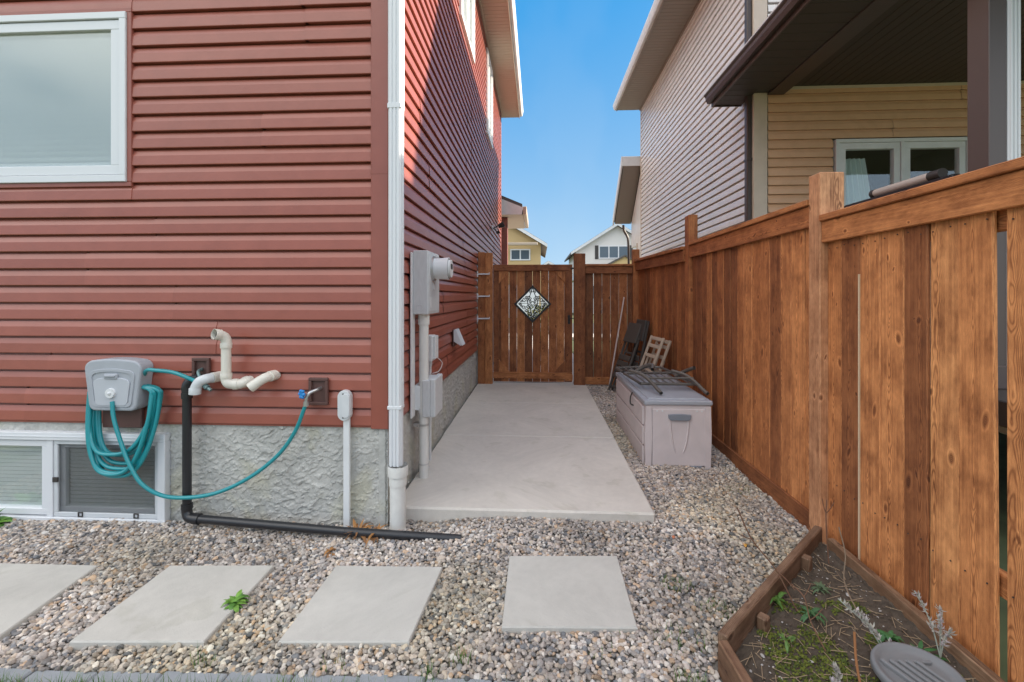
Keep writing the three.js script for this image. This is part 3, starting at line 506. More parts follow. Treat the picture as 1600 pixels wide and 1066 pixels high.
// ---------------------------------------------------------------- far houses across the street
function farHouse(name, label, x0, x1, z, yE, yP, wallM, peakX, winList, extra) {
  const h = thing(name, label, 'house', [(x0 + x1) / 2, 0, z]); const c = (x0 + x1) / 2;
  part('wall', prism([[x0 - c, -0.05], [x1 - c, -0.05], [x1 - c, yE], [peakX - c, yP], [x0 - c, yE]], 2, -9, 0), wallM, h);
  const sl = (yP - yE) / (x1 - peakX), o = 0.45;
  const e0 = yE - (yP - yE) / (peakX - x0) * o, e1 = yE - sl * o;
  const r = part('roof', prism([[x0 - o - c, e0 + 0.04], [peakX - c, yP + 0.04], [x1 + o - c, e1 + 0.04], [x1 + o - c, e1 + 0.22], [peakX - c, yP + 0.26], [x0 - o - c, e0 + 0.22]], 2, -9.3, 0.42, 2), M.shingle, h);
  part('fascia', prism([[x0 - o - c, e0 - 0.02], [peakX - c, yP - 0.02], [x1 + o - c, e1 - 0.02], [x1 + o - c, e1 + 0.2], [peakX - c, yP + 0.24], [x0 - o - c, e0 + 0.2]], 2, 0.421, 0.46, 2), extra.fascia, r);
  for (const [a, b, ya, yb, n] of winList) {
    const w = part('window', [cb(a - c, b - c, yb - 0.09, yb, 0.002, 0.06, 0.01), cb(a - c, b - c, ya, ya + 0.09, 0.002, 0.06, 0.01), ...Array.from({ length: n + 1 }, (_, i) => { const x = mix(a, b - 0.09, i / n) - c; return cb(x, x + 0.09, ya + 0.09, yb - 0.09, 0.002, 0.059, 0.01); })], M.white, h);
    part('pane', cb(a + 0.05 - c, b - 0.05 - c, ya + 0.05, yb - 0.05, 0.004, 0.03, 0.002), M.farGlass, w);
  }
  return h;
}
M.farGlass = phys([0.10, 0.13, 0.16], 0.05);
{
  const yel = std([0.56, 0.40, 0.20], 0.8), wht = std([0.66, 0.64, 0.62], 0.8);
  const A = farHouse('yellow_house', 'tan yellow house across the street with small white window and gable', -9, 0.22, -32, 5.15, 7.1, yel, -3.0, [[-1.9, -0.5, 3.98, 4.78, 2], [-7.5, -5.6, 3.98, 4.9, 2]], { fascia: M.whiteDull });
  part('eave_band', cb(-3.2, 4.4, 4.98, 5.16, 0.461, 0.75, 0.02), M.soffitBeige, A);
  part('lean_to_roof', prism([[4.72, 2.6], [4.72, 3.75], [7.2, 2.95], [7.2, 2.6]], 2, -7.5, -0.3), std([0.45, 0.50, 0.55], 0.7), A);
  part('garage_door', cb(2.0, 4.5, 0.0, 2.3, 0.003, 0.04, 0.01), M.white, A);
  const B = farHouse('white_house', 'pale house across the street with gable roof and dark window shutters', 3.30, 10.3, -40, 5.35, 7.55, wht, 6.8, [[5.25, 7.8, 4.72, 5.85, 3], [4.3, 6.0, 1.2, 2.5, 2]], { fascia: M.grey });
  for (const x of [4.93, 7.86]) part('shutter', cb(x - 6.8, x + 0.28 - 6.8, 4.7, 5.87, 0.003, 0.05, 0.01), M.dark, B);
  part('porch_gable', prism([[-1.35, 3.85], [0.3, 4.72], [1.95, 3.85]], 2, 0.462, 2.0), yel, B);
  part('porch_gable_roof', prism([[-1.75, 3.80], [0.3, 4.88], [2.35, 3.80], [2.35, 3.68], [0.3, 4.74], [-1.75, 3.68]], 2, 0.3, 2.15), M.shingle, B);
  farHouse('grey_house', 'low pale grey house seen between the two gabled houses', -0.5, 3.2, -52, 4.1, 5.2, std([0.6, 0.62, 0.66], 0.8), 1.2, [[0.6, 1.8, 2.2, 3.4, 2]], { fascia: M.whiteDull });
}

// ---------------------------------------------------------------- fences and gate
{
  const F = thing('wooden_fence', 'long brown stained cedar fence running back along the right side', 'fence');
  // boards [z0, z1] per section; the gaps near the camera are as wide as the photograph shows
  const FA = Math.atan2(0.15, 1.92), farX = (z) => XF - 0.02 + (z + 5.44) * 0.15 / 1.92;   // the far section runs in a little toward the gate
  const board = (z0, z1, y0, y1, k, x = XF, lean = 0, turn = 0) => {
    const m = part('board', cb(0, 0.019, y0, y1, -(z1 - z0) / 2, (z1 - z0) / 2, 0.006, 1, [rr(0.0, 0.02) + 0.08, rr(0, 2)]), anyWood(k), F);
    m.position.set(x + rr(-0.005, 0.005), 0, (z0 + z1) / 2); m.rotation.x = lean + rr(-0.002, 0.002); m.rotation.y = turn + rr(-0.025, 0.025);
  };
  const farBar = (name, xa, xb, y0, y1, k) => { const m = part(name, cb(xa, xb, y0, y1, -0.955, 0.955, 0.004, 2, wOff()), anyWood(k), F); m.position.set(farX(-6.395), 0, -6.395); m.rotation.y = FA; };
  const near = [[-2.875, -2.745], [-2.741, -2.598], [-2.592, -2.442], [-2.437, -2.294], [-2.290, -2.158], [-2.154, -2.008], [-2.002, -1.850], [-1.812, -1.668], [-1.664, -1.52], [-1.516, -1.37], [-1.366, -1.222], [-1.218, -1.07], [-1.066, -0.92], [-0.916, -0.77], [-0.766, -0.62], [-0.616, -0.47]];
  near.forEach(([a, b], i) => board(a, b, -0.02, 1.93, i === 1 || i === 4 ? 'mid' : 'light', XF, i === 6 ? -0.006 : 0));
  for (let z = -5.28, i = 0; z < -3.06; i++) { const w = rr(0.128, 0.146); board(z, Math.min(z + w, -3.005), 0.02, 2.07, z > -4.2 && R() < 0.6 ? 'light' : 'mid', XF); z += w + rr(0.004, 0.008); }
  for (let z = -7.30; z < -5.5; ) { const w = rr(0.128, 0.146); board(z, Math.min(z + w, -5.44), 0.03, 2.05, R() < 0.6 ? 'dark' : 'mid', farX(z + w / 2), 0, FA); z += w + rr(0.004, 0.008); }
  const xy = (name, g, k, lab) => { const m = part(name, g, anyWood(k), F); if (lab) m.userData.label = lab; return m; };
  const W2 = (x0, x1, y0, y1, z0, z1) => cb(x0, x1, y0, y1, z0, z1, 0.004, 2, wOff());
  part('gap_light_strip', cb(XF - 0.006, XF + 0.012, 0.0, 1.62, -2.5985, -2.5925, 0.0015, 1, wOff()), std([0.62, 0.48, 0.33], 0.8), F).userData.label = 'pale strip standing in for light through a board gap';  // pale strip fills the gap, coloured as light coming through it
  const nails = []; for (const [a, b] of near) for (const z of [a + 0.03, b - 0.03]) for (const y of [0.39, 1.79]) nails.push(new THREE.CylinderGeometry(0.0032, 0.0032, 0.003, 6).rotateZ(Math.PI / 2).translate(XF - 0.0052, y + rr(-0.01, 0.01), z));
  part('nail_heads', nails, std([0.08, 0.07, 0.065], 0.5, { metalness: 0.5 }), F, true);
  // posts
  part('post', cb(1.70, 1.845, -0.1, 2.25, -2.995, -2.878, 0.006, 1, wOff()), wood(3, [1.15, 1.30, 1.65]), F).userData.label = 'tall near post with greyed end';
  xy('post', cb(1.70, 1.80, -0.1, 2.42, -5.435, -5.29, 0.006, 1, wOff()), 'mid');
  xy('post', cb(1.50, 1.605, -0.1, 2.24, -7.46, -7.352, 0.006, 1, wOff()), 'mid');
  xy('post', cb(1.70, 1.845, -0.1, 2.1, -0.46, -0.35, 0.006, 1, wOff()), 'light');
  // top bands, caps, kickboards
  xy('top_band', W2(1.708, XF - 0.004, 1.822, 1.948, -2.876, -0.462), 'light'); xy('cap_rail', W2(1.688, 1.80, 1.950, 1.988, -2.872, -0.462), 'light');
  xy('top_band', W2(1.708, XF - 0.004, 1.935, 2.068, -5.288, -2.997), 'mid'); xy('cap_rail', W2(1.688, 1.80, 2.071, 2.108, -5.288, -2.999), 'mid');
  farBar('top_band', -0.036, -0.006, 1.90, 2.036, 'mid'); farBar('cap_rail', -0.06, 0.06, 2.039, 2.078, 'mid');
  xy('kickboard', W2(1.716, XF - 0.003, 0.0, 0.135, -5.288, -2.997), 'mid'); farBar('kickboard', -0.026, -0.004, 0.03, 0.17, 'dark');
  // rails on the far side
  for (const y of [0.35, 1.75]) { xy('back_rail', W2(XF + 0.026, XF + 0.066, y, y + 0.09, -5.28, -0.5), 'mid'); }
  const S = thing('fence_panel', 'short brown fence panel between the gate post and the right corner', 'fence');
  for (let x = 0.757, i = 0; x < 1.49; i++) { const m = part('board', cb(x, Math.min(1.497, x + 0.128), 0.14, 1.95, -7.42, -7.401, 0.002, 1, [0.01, rr(0, 2)]), anyWood(R() < 0.5 ? 'mid' : 'dark'), S); m.rotation.set(0, 0, 0); x += 0.128 + (i === 0 ? 0.009 : rr(0.002, 0.005)); }
  part('top_rail', cb(0.757, 1.497, 1.86, 1.975, -7.398, -7.36, 0.004, 0, wOff()), anyWood('mid'), S);
  part('cap_rail', cb(0.75, 1.497, 1.977, 2.01, -7.43, -7.34, 0.004, 0, wOff()), anyWood('mid'), S);
  part('bottom_rail', cb(0.757, 1.497, 0.10, 0.215, -7.398, -7.36, 0.004, 0, wOff()), anyWood('mid'), S);
  const gp = thing('gate_post', 'thick doubled brown post left of the gate, against the red house', 'gate post');
  part('post', cb(-0.955, -0.842, 0.05, 2.205, -7.44, -7.33, 0.006, 1, wOff()), anyWood('dark'), gp); part('post', cb(-0.839, -0.722, 0.05, 2.195, -7.44, -7.328, 0.006, 1, wOff()), anyWood('mid'), gp);
  const gq = part('gate_post', cb(0.575, 0.752, 0.05, 2.175, -7.44, -7.31, 0.006, 1, wOff()), anyWood('mid'), scene); tag(gq, 'single brown post right of the gate, where it latches', 'gate post');
}
{
  const G = thing('wooden_gate', 'brown board gate with a diamond shaped iron ornament in its middle', 'gate', [-0.08, 0.13, -7.40]);
  const hw = 0.632, top = 1.87, cy = 1.245, dh = 0.30;
  // boards, cut round the diamond
  let x = -hw + 0.004; const n = 10, w = 0.1228;
  for (let i = 0; i < n; i++) {
    const gap = [0.001, 0.005, 0.003, 0.001, 0.006, 0.006, 0.004, 0.001, 0.002, 0][i], a = x, b = x + w; x = b + gap;
    const m = anyWood(R() < 0.7 ? 'mid' : 'dark'), dd = dh - 0.015;
    const cut = (X) => Math.max(0, dd - Math.abs(X));
    if (Math.max(cut(a), cut(b)) < 0.004 && !(a < 0 && b > 0)) { part('board', cb(a, b, 0.0, top, -0.01, 0.009, 0.002, 1, [-a + 0.02, rr(0, 2)]), m, G); continue; }
    const xs = [a, ...[-dd, 0, dd].filter((k) => k > a && k < b), b];
    for (const s of [1, -1]) { const edge = s > 0 ? top : 0.0; const poly = [[a, edge], [b, edge], ...xs.slice().reverse().map((X) => [X, cy + s * cut(X)])]; part('board', prism(poly, 2, -0.01, 0.009, 1, [-a + 0.02, rr(0, 2)]), m, G); }
  }
  part('top_rail', cb(-hw, hw, 1.775, 1.875, 0.0095, 0.046, 0.004, 0, wOff()), anyWood('mid'), G);
  part('bottom_rail', cb(-hw, hw, 0.055, 0.155, 0.0095, 0.046, 0.004, 0, wOff()), anyWood('mid'), G);
  part('bottom_rail', cb(hw - 0.12, hw + 0.004, 0.03, 0.13, 0.047, 0.06, 0.003, 0, wOff()), anyWood('mid'), G);
  part('stile', cb(hw - 0.105, hw, 0.157, 1.773, 0.0095, 0.044, 0.004, 1, wOff()), anyWood('dark'), G);
  part('stile', cb(-hw, -hw + 0.09, 0.157, 1.773, 0.0095, 0.030, 0.004, 1, wOff()), anyWood('dark'), G);
  for (const [sx, sy] of [[1, 1], [-1, 1], [1, -1], [-1, -1]]) { const cx = sx > 0 ? hw - 0.107 : -hw + 0.092, yy = sy > 0 ? 1.772 : 0.158; part('corner_brace', prism([[cx, yy], [cx - sx * 0.17, yy], [cx - sx * 0.14, yy - sy * 0.05], [cx - sx * 0.04, yy - sy * 0.15], [cx, yy - sy * 0.2]], 2, 0.0095, 0.028, 1, wOff()), anyWood('mid'), G); }
  // iron ornament
  const D = part('ornament_frame', (() => { const L = []; for (const [a, b] of [[[0, dh], [dh, 0]], [[dh, 0], [0, -dh]], [[0, -dh], [-dh, 0]], [[-dh, 0], [0, dh]]]) { const q = 1 - 0.042 / dh; L.push(prism([a, b, [b[0] * q, b[1] * q], [a[0] * q, a[1] * q]], 2, 0.0, 0.036)); } const g = join(L); g.translate(0, cy, 0.001); return g; })(), M.iron, G);
  const spiral = (cx, y, r, turns, a0, s) => { const p = []; for (let i = 0; i <= 26; i++) { const t = i / 26, a = a0 + s * t * turns * 6.283; p.push([cx + Math.cos(a) * r * (1 - 0.82 * t), cy + y + Math.sin(a) * r * (1 - 0.82 * t), 0.018]); } return tube(p, 0.007, 40, 6); };
  const sc = [];
  for (const s of [-1, 1]) {
    sc.push(spiral(s * 0.055, 0.10, 0.038, 1.5, s > 0 ? 3.14 : 0, s), spiral(s * 0.13, 0.06, 0.042, 1.4, s > 0 ? 3.6 : -0.5, -s), spiral(s * 0.06, -0.045, 0.04, 1.5, s > 0 ? 3.14 : 0, -s), spiral(s * 0.14, -0.05, 0.036, 1.4, s > 0 ? 2.6 : 0.5, s), spiral(s * 0.05, -0.15, 0.034, 1.4, s > 0 ? 3.14 : 0, s), spiral(s * 0.03, 0.19, 0.024, 1.3, s > 0 ? 3.14 : 0, -s), spiral(s * 0.20, 0.005, 0.026, 1.4, s > 0 ? 3.14 : 0, s));
    sc.push(spiral(s * 0.035, 0.045, 0.026, 1.3, s > 0 ? 3.14 : 0, s), spiral(s * 0.095, 0.105, 0.022, 1.2, s > 0 ? 0 : 3.14, s), spiral(s * 0.10, -0.10, 0.026, 1.3, s > 0 ? 0 : 3.14, -s), spiral(s * 0.025, -0.205, 0.022, 1.2, s > 0 ? 3.14 : 0, -s), spiral(s * 0.175, -0.04, 0.02, 1.2, s > 0 ? 0 : 3.14, s), spiral(s * 0.175, 0.05, 0.02, 1.2, s > 0 ? 0 : 3.14, -s));
    sc.push(tube([[0, cy + 0.27, 0.018], [s * 0.03, cy + 0.17, 0.018], [s * 0.08, cy + 0.02, 0.018], [s * 0.03, cy - 0.1, 0.018], [0, cy - 0.27, 0.018]], 0.0075, 40, 6), tube([[s * 0.02, cy + 0.005, 0.018], [s * 0.1, cy + 0.012, 0.018], [s * 0.27, cy, 0.018]], 0.004, 20, 6));
  }
  sc.push(new THREE.TorusGeometry(0.028, 0.005, 6, 24).translate(0, cy + 0.01, 0.018));
  part('scrollwork', sc, M.iron, D);
  part('latch', [cb(hw - 0.075, hw - 0.035, 0.93, 1.07, 0.0445, 0.06, 0.003), rod([hw - 0.055, 1.02, 0.06], [hw + 0.03, 1.02, 0.07], 0.007), rod([hw - 0.055, 0.95, 0.055], [hw - 0.055, 1.07, 0.09], 0.007)], M.iron, G);
  part('latch', [cb(hw - 0.03, hw + 0.02, 1.80, 1.825, 0.047, 0.07, 0.003)], M.iron, G);
}
{ // white bracket arms beside the gate
  for (const [y, w] of [[1.842, 'topmost'], [1.488, 'middle'], [1.132, 'lowest']]) {
    const o = part('bracket_arm', [cb(-0.19, 0.0, 0, 0.022, 0, 0.022, 0.003), cb(-0.2, -0.185, -0.035, 0.055, -0.03, 0.05, 0.003), cb(-0.012, 0.0, 0.0222, 0.036, 0, 0.022, 0.003)], M.white, scene);
    o.position.set(-0.762, y, -7.322); tag(o, w + ' of three white bracket arms on the wall by the gate', 'bracket', 'white bracket arms by the gate');
  }
}
// ---------------------------------------------------------------- fittings on the back wall
const WZ = ZB + 0.008;                                              // face of the siding
const bow = (pts, r, n = 28) => tube(pts, r, n, 18);
{ // three white vent pipes
  const r = 0.031;
  const A = thing('vent_pipe', 'tall cream vent pipe with a hooked top rising from the wall', 'vent pipe', [-1.98, 0.98, WZ + 0.09]);
  part('riser', pipe([0, 0.01, 0], [0, 0.205, 0], r * 0.93, 0.004), M.pvc, A);
  part('elbow', bow([[0, 0.20, 0], [0, 0.235, 0], [-0.008, 0.262, 0.010], [-0.024, 0.278, 0.034]], r), M.pvc, A);
  part('mouth', pipe([-0.020, 0.276, 0.028], [-0.036, 0.283, 0.062], r * 1.1, 0.005), M.pvc, A);
  part('mouth_shade', rod([-0.022, 0.277, 0.032], [-0.0245, 0.278, 0.0375], r * 0.97, 20), M.dark, A);  // dark disc painted in for the shade inside the pipe mouth
  part('collar', [pipe([0, 0.19, 0], [0, 0.222, 0], r * 1.1, 0.006), pipe([0, 0.0, 0], [0, 0.03, 0], r * 1.1, 0.006)], M.pvc, A);
  part('elbow', bow([[0, 0.012, 0], [0.002, -0.012, 0], [0.016, -0.034, 0], [0.045, -0.042, -0.012]], r), M.pvc, A);
  part('elbow', bow([[0.045, -0.042, -0.012], [0.075, -0.042, -0.02], [0.10, -0.032, -0.05], [0.105, -0.03, -0.085]], r), M.pvc, A);
  part('collar', [rod([0.040, -0.042, -0.010], [0.066, -0.042, -0.018], r * 1.12, 22), rod([0.094, -0.034, -0.04], [0.103, -0.030, -0.062], r * 1.12, 22)], M.pvc, A);
  const B = thing('vent_pipe', 'short cream vent elbow turned down beside the black drain pipe', 'vent pipe', [-2.10, 0.965, WZ + 0.02]);
  part('stub', rod([0.02, 0.01, -0.02], [0.0, 0.008, 0.035], r * 1.08, 22), M.pvc, B);
  part('elbow', bow([[0.0, 0.008, 0.03], [-0.02, 0.005, 0.06], [-0.052, -0.01, 0.075], [-0.074, -0.045, 0.078], [-0.08, -0.075, 0.078]], r), M.greyLight, B);
  part('collar', pipe([-0.079, -0.052, 0.078], [-0.082, -0.088, 0.078], r * 1.12, 0.006), M.greyLight, B);
  const C = thing('vent_pipe', 'short cream vent elbow opening to the lower left, nearest the tap', 'vent pipe', [-1.725, 0.985, WZ]);
  part('stub', rod([0.01, 0.0, -0.02], [0.0, -0.002, 0.04], r * 1.1, 22), M.pvc, C);
  part('elbow', bow([[0.0, -0.002, 0.03], [-0.015, -0.008, 0.062], [-0.045, -0.028, 0.085], [-0.065, -0.045, 0.095]], r), M.pvc, C);
  part('mouth', pipe([-0.058, -0.039, 0.092], [-0.088, -0.064, 0.105], r * 1.05, 0.005), M.pvc, C);
  part('mouth_shade', rod([-0.058, -0.039, 0.092], [-0.062, -0.0423, 0.0937], r * 0.93, 20), M.dark, C);  // again a dark disc in place of shade within the mouth
}
function tapPlate(o, x, y, w, h) { part('mounting_block', [cb(x - w / 2, x + w / 2, y + h / 2 - 0.02, y + h / 2, 0, 0.022, 0.003), cb(x - w / 2, x + w / 2, y - h / 2, y - h / 2 + 0.02, 0, 0.022, 0.003), cb(x - w / 2, x - w / 2 + 0.02, y - h / 2 + 0.02, y + h / 2 - 0.02, 0, 0.0215, 0.003), cb(x + w / 2 - 0.02, x + w / 2, y - h / 2 + 0.02, y + h / 2 - 0.02, 0, 0.0215, 0.003), cb(x - w / 2 + 0.018, x + w / 2 - 0.018, y - h / 2 + 0.018, y + h / 2 - 0.018, -0.002, 0.004, 0.002)], M.tapBrown, o); }
M.tapBrown = std([0.105, 0.050, 0.042], 0.55);
{
  const T = thing('garden_tap', 'blue handled garden tap in a brown wall box with hose attached', 'tap', [-1.415, 0.885, WZ]);
  tapPlate(T, 0, 0, 0.128, 0.175);
  part('spout', [tube([[0.012, 0.02, 0.0], [0.0, 0.015, 0.04], [-0.03, 0.0, 0.07], [-0.045, -0.03, 0.08], [-0.046, -0.06, 0.08]], 0.011, 20, 10), rod([-0.046, -0.055, 0.08], [-0.046, -0.08, 0.08], 0.016, 14)], M.metal, T);
  const hw = []; for (let i = 0; i < 6; i++) { const a = i * 1.047; hw.push(new THREE.SphereGeometry(0.011, 10, 8).translate(Math.cos(a) * 0.021, Math.sin(a) * 0.021, 0)); } hw.push(new THREE.CylinderGeometry(0.018, 0.018, 0.012, 16).rotateX(Math.PI / 2));
  const hg = join(hw); hg.rotateY(-0.5); hg.translate(-0.062, 0.0, 0.105); part('handle', hg, phys([0.02, 0.22, 0.55], 0.35), T);
  const T2 = thing('garden_tap', 'second garden tap half hidden behind the black drain pipe elbow', 'tap', [-2.205, 1.02, WZ]);
  tapPlate(T2, 0, 0, 0.12, 0.15);
  part('spout', [tube([[0.0, 0.0, 0.0], [0.01, -0.01, 0.05], [0.05, -0.06, 0.075], [0.075, -0.10, 0.075]], 0.011, 20, 10), rod([0.06, -0.085, 0.075], [0.10, -0.107, 0.085], 0.017, 14), rod([0.10, -0.107, 0.085], [0.125, -0.12, 0.09], 0.011, 10)], std([0.16, 0.24, 0.24], 0.4, { metalness: 0.5 }), T2);
}
{ // hose reel box
  const Rl = thing('hose_hanger', 'grey plastic hose hanger box with a translucent front, fixed to the red wall', 'hose hanger', [-2.738, 0.922, WZ]);
  const sh = (w0, w1, h, r) => { const s = new THREE.Shape(), hh = h / 2; s.moveTo(-w0 + r, -hh); s.lineTo(w0 - r, -hh); s.quadraticCurveTo(w0, -hh, w0 + 0.004, -hh + r); s.lineTo(w1, hh - r * 1.4); s.quadraticCurveTo(w1 + 0.004, hh - r * 0.4, w1 - r, hh); s.quadraticCurveTo(0, hh + 0.022, -w1 + r, hh); s.quadraticCurveTo(-w1 - 0.004, hh - r * 0.4, -w1, hh - r * 1.4); s.lineTo(-w0 - 0.004, -hh + r); s.quadraticCurveTo(-w0, -hh, -w0 + r, -hh); return s; };
  const ext = (s, d, b) => new THREE.ExtrudeGeometry(s, { depth: d, bevelEnabled: true, bevelThickness: b, bevelSize: b, bevelSegments: 3, curveSegments: 8 });
  const plastic = phys([0.40, 0.42, 0.46], 0.42, { map: grime }), pale = phys([0.47, 0.49, 0.53], 0.35);
  part('body', ext(sh(0.148, 0.180, 0.300, 0.035), 0.085, 0.012), plastic, Rl);
  const rim = sh(0.128, 0.152, 0.230, 0.03); rim.holes.push(sh(0.114, 0.137, 0.202, 0.028)); const rg = ext(rim, 0.004, 0.003); rg.translate(0, -0.018, 0.096); part('lid_rim', rg, plastic, Rl);
  const dg = ext(sh(0.102, 0.120, 0.165, 0.025), 0.006, 0.003); dg.translate(0, -0.04, 0.096); part('lid', dg, pale, Rl);
  part('hub', [new THREE.CylinderGeometry(0.030, 0.034, 0.018, 24).rotateX(Math.PI / 2).translate(0, -0.045, 0.108), new THREE.SphereGeometry(0.014, 16, 10).translate(0, -0.045, 0.112)], M.whiteDull, Rl);
  part('handle', [new RoundedBoxGeometry(0.09, 0.036, 0.02, 3, 0.008).translate(0, 0.062, 0.103), new RoundedBoxGeometry(0.07, 0.010, 0.012, 2, 0.004).translate(0, 0.066, 0.116)], plastic, Rl);
  part('bracket', cb(-0.135, 0.135, -0.29, -0.145, 0.0, 0.03, 0.006), M.tapBrown, Rl);
  part('hook', rod([0, -0.10, 0.005], [0, -0.10, 0.08], 0.05, 20), plastic, Rl);
  // hose
  const Hs = thing('garden_hose', 'teal garden hose coiled over the hanger and led to the tap', 'hose', [-2.705, 0.925, WZ]);
  const r = 0.0125, q = rng(8), coil = [], N = 9, per = 26;
  for (let i = 0; i <= N * per; i++) {
    const k0 = i / per, k = Math.floor(k0), fr = k0 - k, a = k0 * Math.PI * 2, hv = (K) => [0.5 + 0.5 * Math.sin(K * 12.9), 0.5 + 0.5 * Math.sin(K * 4.1 + 1), Math.sin(K * 7.7)], A = hv(k), B = hv(k + 1), j = mix(A[0], B[0], fr), j2 = mix(A[1], B[1], fr), j3 = mix(A[2], B[2], fr);
    const wd = 0.172 + 0.058 * j, bt = 0.33 + 0.26 * j2, cx = 0.012 + 0.018 * j3;
    const c = Math.cos(a), s = Math.sin(a);
    const y = s > 0 ? -0.06 + 0.05 * s : -0.06 - bt * Math.pow(-s, 0.85);
    coil.push([cx + wd * Math.sign(c) * Math.pow(Math.abs(c), 0.62) * (1 + 0.10 * s) + 0.02 * Math.min(0, s), y, 0.025 + 0.045 * (k0 / N) + (0.03 + 0.03 * (k0 / N)) * Math.max(0, -s) + 0.004 * Math.sin(a * 2 + k)]);
  }
  part('coil', new THREE.TubeGeometry(new THREE.CatmullRomCurve3(coil.map((p) => V(...p))), N * 64, r, 10), M.teal, Hs);
  part('lead', tube([[-0.02, -0.10, 0.11], [0.0, -0.20, 0.12], [0.06, -0.36, 0.13], [0.13, -0.50, 0.14], [0.21, -0.615, 0.14], [0.32, -0.69, 0.12], [0.46, -0.71, 0.10], [0.66, -0.68, 0.085], [0.88, -0.575, 0.075], [1.06, -0.43, 0.07], [1.17, -0.28, 0.075], [1.225, -0.15, 0.08], [1.242, -0.105, 0.08]], r, 110, 12), M.teal, Hs);
  part('lead', tube([[0.14, 0.06, 0.05], [0.19, 0.098, 0.08], [0.27, 0.10, 0.10], [0.38, 0.088, 0.10], [0.47, 0.058, 0.10], [0.53, 0.028, 0.09], [0.57, 0.008, 0.085]], r, 50, 12), M.teal, Hs);
  part('coupling', rod([1.240, -0.12, 0.08], [1.2425, -0.092, 0.08], 0.0165, 14), M.metal, Hs);
}
{ // black drain pipe
  const D = thing('drain_pipe', 'black plastic drain pipe running down the wall and along the gravel', 'drain pipe', [-2.268, 0.0, WZ + 0.055]);
  const r = 0.0262;
  part('pipe', rod([0, 0.10, 0], [0, 0.90, 0], r, 20), M.black, D);
  part('elbow', bow([[0, 0.87, 0], [0.0, 0.92, 0], [0.018, 0.952, -0.008], [0.045, 0.962, -0.03], [0.06, 0.962, -0.06]], r * 1.12), M.black, D);
  part('elbow', bow([[0, 0.14, 0], [0.0, 0.105, 0.0], [0.018, 0.075, 0.006], [0.06, 0.066, 0.01]], r * 1.18), M.black, D);
  part('collar', [rod([0, 0.125, 0], [0, 0.155, 0], r * 1.3, 20), rod([0.055, 0.067, 0.01], [0.095, 0.065, 0.012], r * 1.3, 20), rod([0, 0.84, 0], [0, 0.875, 0], r * 1.25, 20)], M.black, D);
  part('pipe', rod([0.05, 0.067, 0.01], [1.09, 0.052, 0.090], r, 20), M.black, D);
  part('pipe', rod([1.088, 0.052, 0.0898], [1.80, 0.008, 0.055], r, 20), M.black, D);
}
{ // grey cable box with flat conduit
  const B = thing('cable_box', 'grey rounded cable cover on the wall with a flat white conduit below', 'cable box', [-1.238, 0.0, WZ]);
  const s = new THREE.Shape(), w = 0.0385, y0 = 0.705, y1 = 0.892; s.absarc(0, y1 - w, w, 0, Math.PI); s.absarc(0, y0 + w, w, Math.PI, 2 * Math.PI); s.closePath();
  const g = new THREE.ExtrudeGeometry(s, { depth: 0.03, bevelEnabled: true, bevelThickness: 0.006, bevelSize: 0.004, bevelSegments: 3, curveSegments: 16 }); part('cover', g, M.greyLight, B);
  const s2 = new THREE.Shape(); s2.absarc(0.012, y1 - w - 0.005, w * 0.62, 0, Math.PI); s2.absarc(0.012, y0 + w + 0.005, w * 0.62, Math.PI, 2 * Math.PI); s2.closePath();
  part('raised_panel', new THREE.ExtrudeGeometry(s2, { depth: 0.007, bevelEnabled: true, bevelThickness: 0.003, bevelSize: 0.003, bevelSegments: 2 }).translate(0, 0, 0.034), M.greyLight, B);
  part('screw', [rod([-0.004, y1 - 0.018, 0.03], [-0.004, y1 - 0.018, 0.04], 0.005, 8), rod([-0.004, y0 + 0.018, 0.03], [-0.004, y0 + 0.018, 0.04], 0.005, 8)], M.dark, B);
  part('conduit', cb(-0.011, 0.031, -0.02, y0 + 0.01, 0.0, 0.022, 0.004), M.whiteDull, B);
}
// ---------------------------------------------------------------- fittings on the side wall
{
  const D = thing('downspout', 'white ribbed downspout at the corner of the red house', 'downspout', [-0.912, 0, ZB + 0.03]);
  const seg = (a, b, k) => { const L = [cb(-0.042 * k, 0.042 * k, a, b, -0.062 * k, 0.003, 0.008)]; for (let i = 0; i < 3; i++) L.push(cb(-0.034 * k + i * 0.0245 * k, -0.015 * k + i * 0.0245 * k, a, b, 0.001, 0.008, 0.004)); for (let i = 0; i < 2; i++) L.push(cb(0.0405 * k, 0.0405 * k + 0.007, a, b, -0.05 * k + i * 0.024, -0.034 * k + i * 0.024, 0.003)); return L; };
  part('pipe', seg(0.41, 0.80, 0.92), M.white, D); part('pipe', seg(0.78, 2.72, 1), M.white, D); part('pipe', seg(2.70, 6.3, 1.06), M.white, D);
  part('strap', [cb(-0.046, 0.046, 2.70, 2.735, -0.066, 0.0095, 0.004), cb(-0.046, 0.046, 0.775, 0.80, -0.066, 0.0095, 0.004)], M.white, D);
  const P = thing('drain_riser', 'white plastic standpipe that takes the foot of the downspout', 'drain pipe', [-0.897, 0, ZB + 0.01]);
  part('pipe', rod([0, -0.05, 0], [0, 0.31, 0], 0.051, 26), M.pvcWhite = phys([0.74, 0.73, 0.70], 0.4, { map: grime }), P);
  part('hub', [pipe([0, 0.29, 0], [0, 0.36, 0], 0.056, 0.005, 28), pipe([0, 0.35, 0], [0, 0.415, 0], 0.064, 0.006, 28)], M.pvcWhite, P);
}
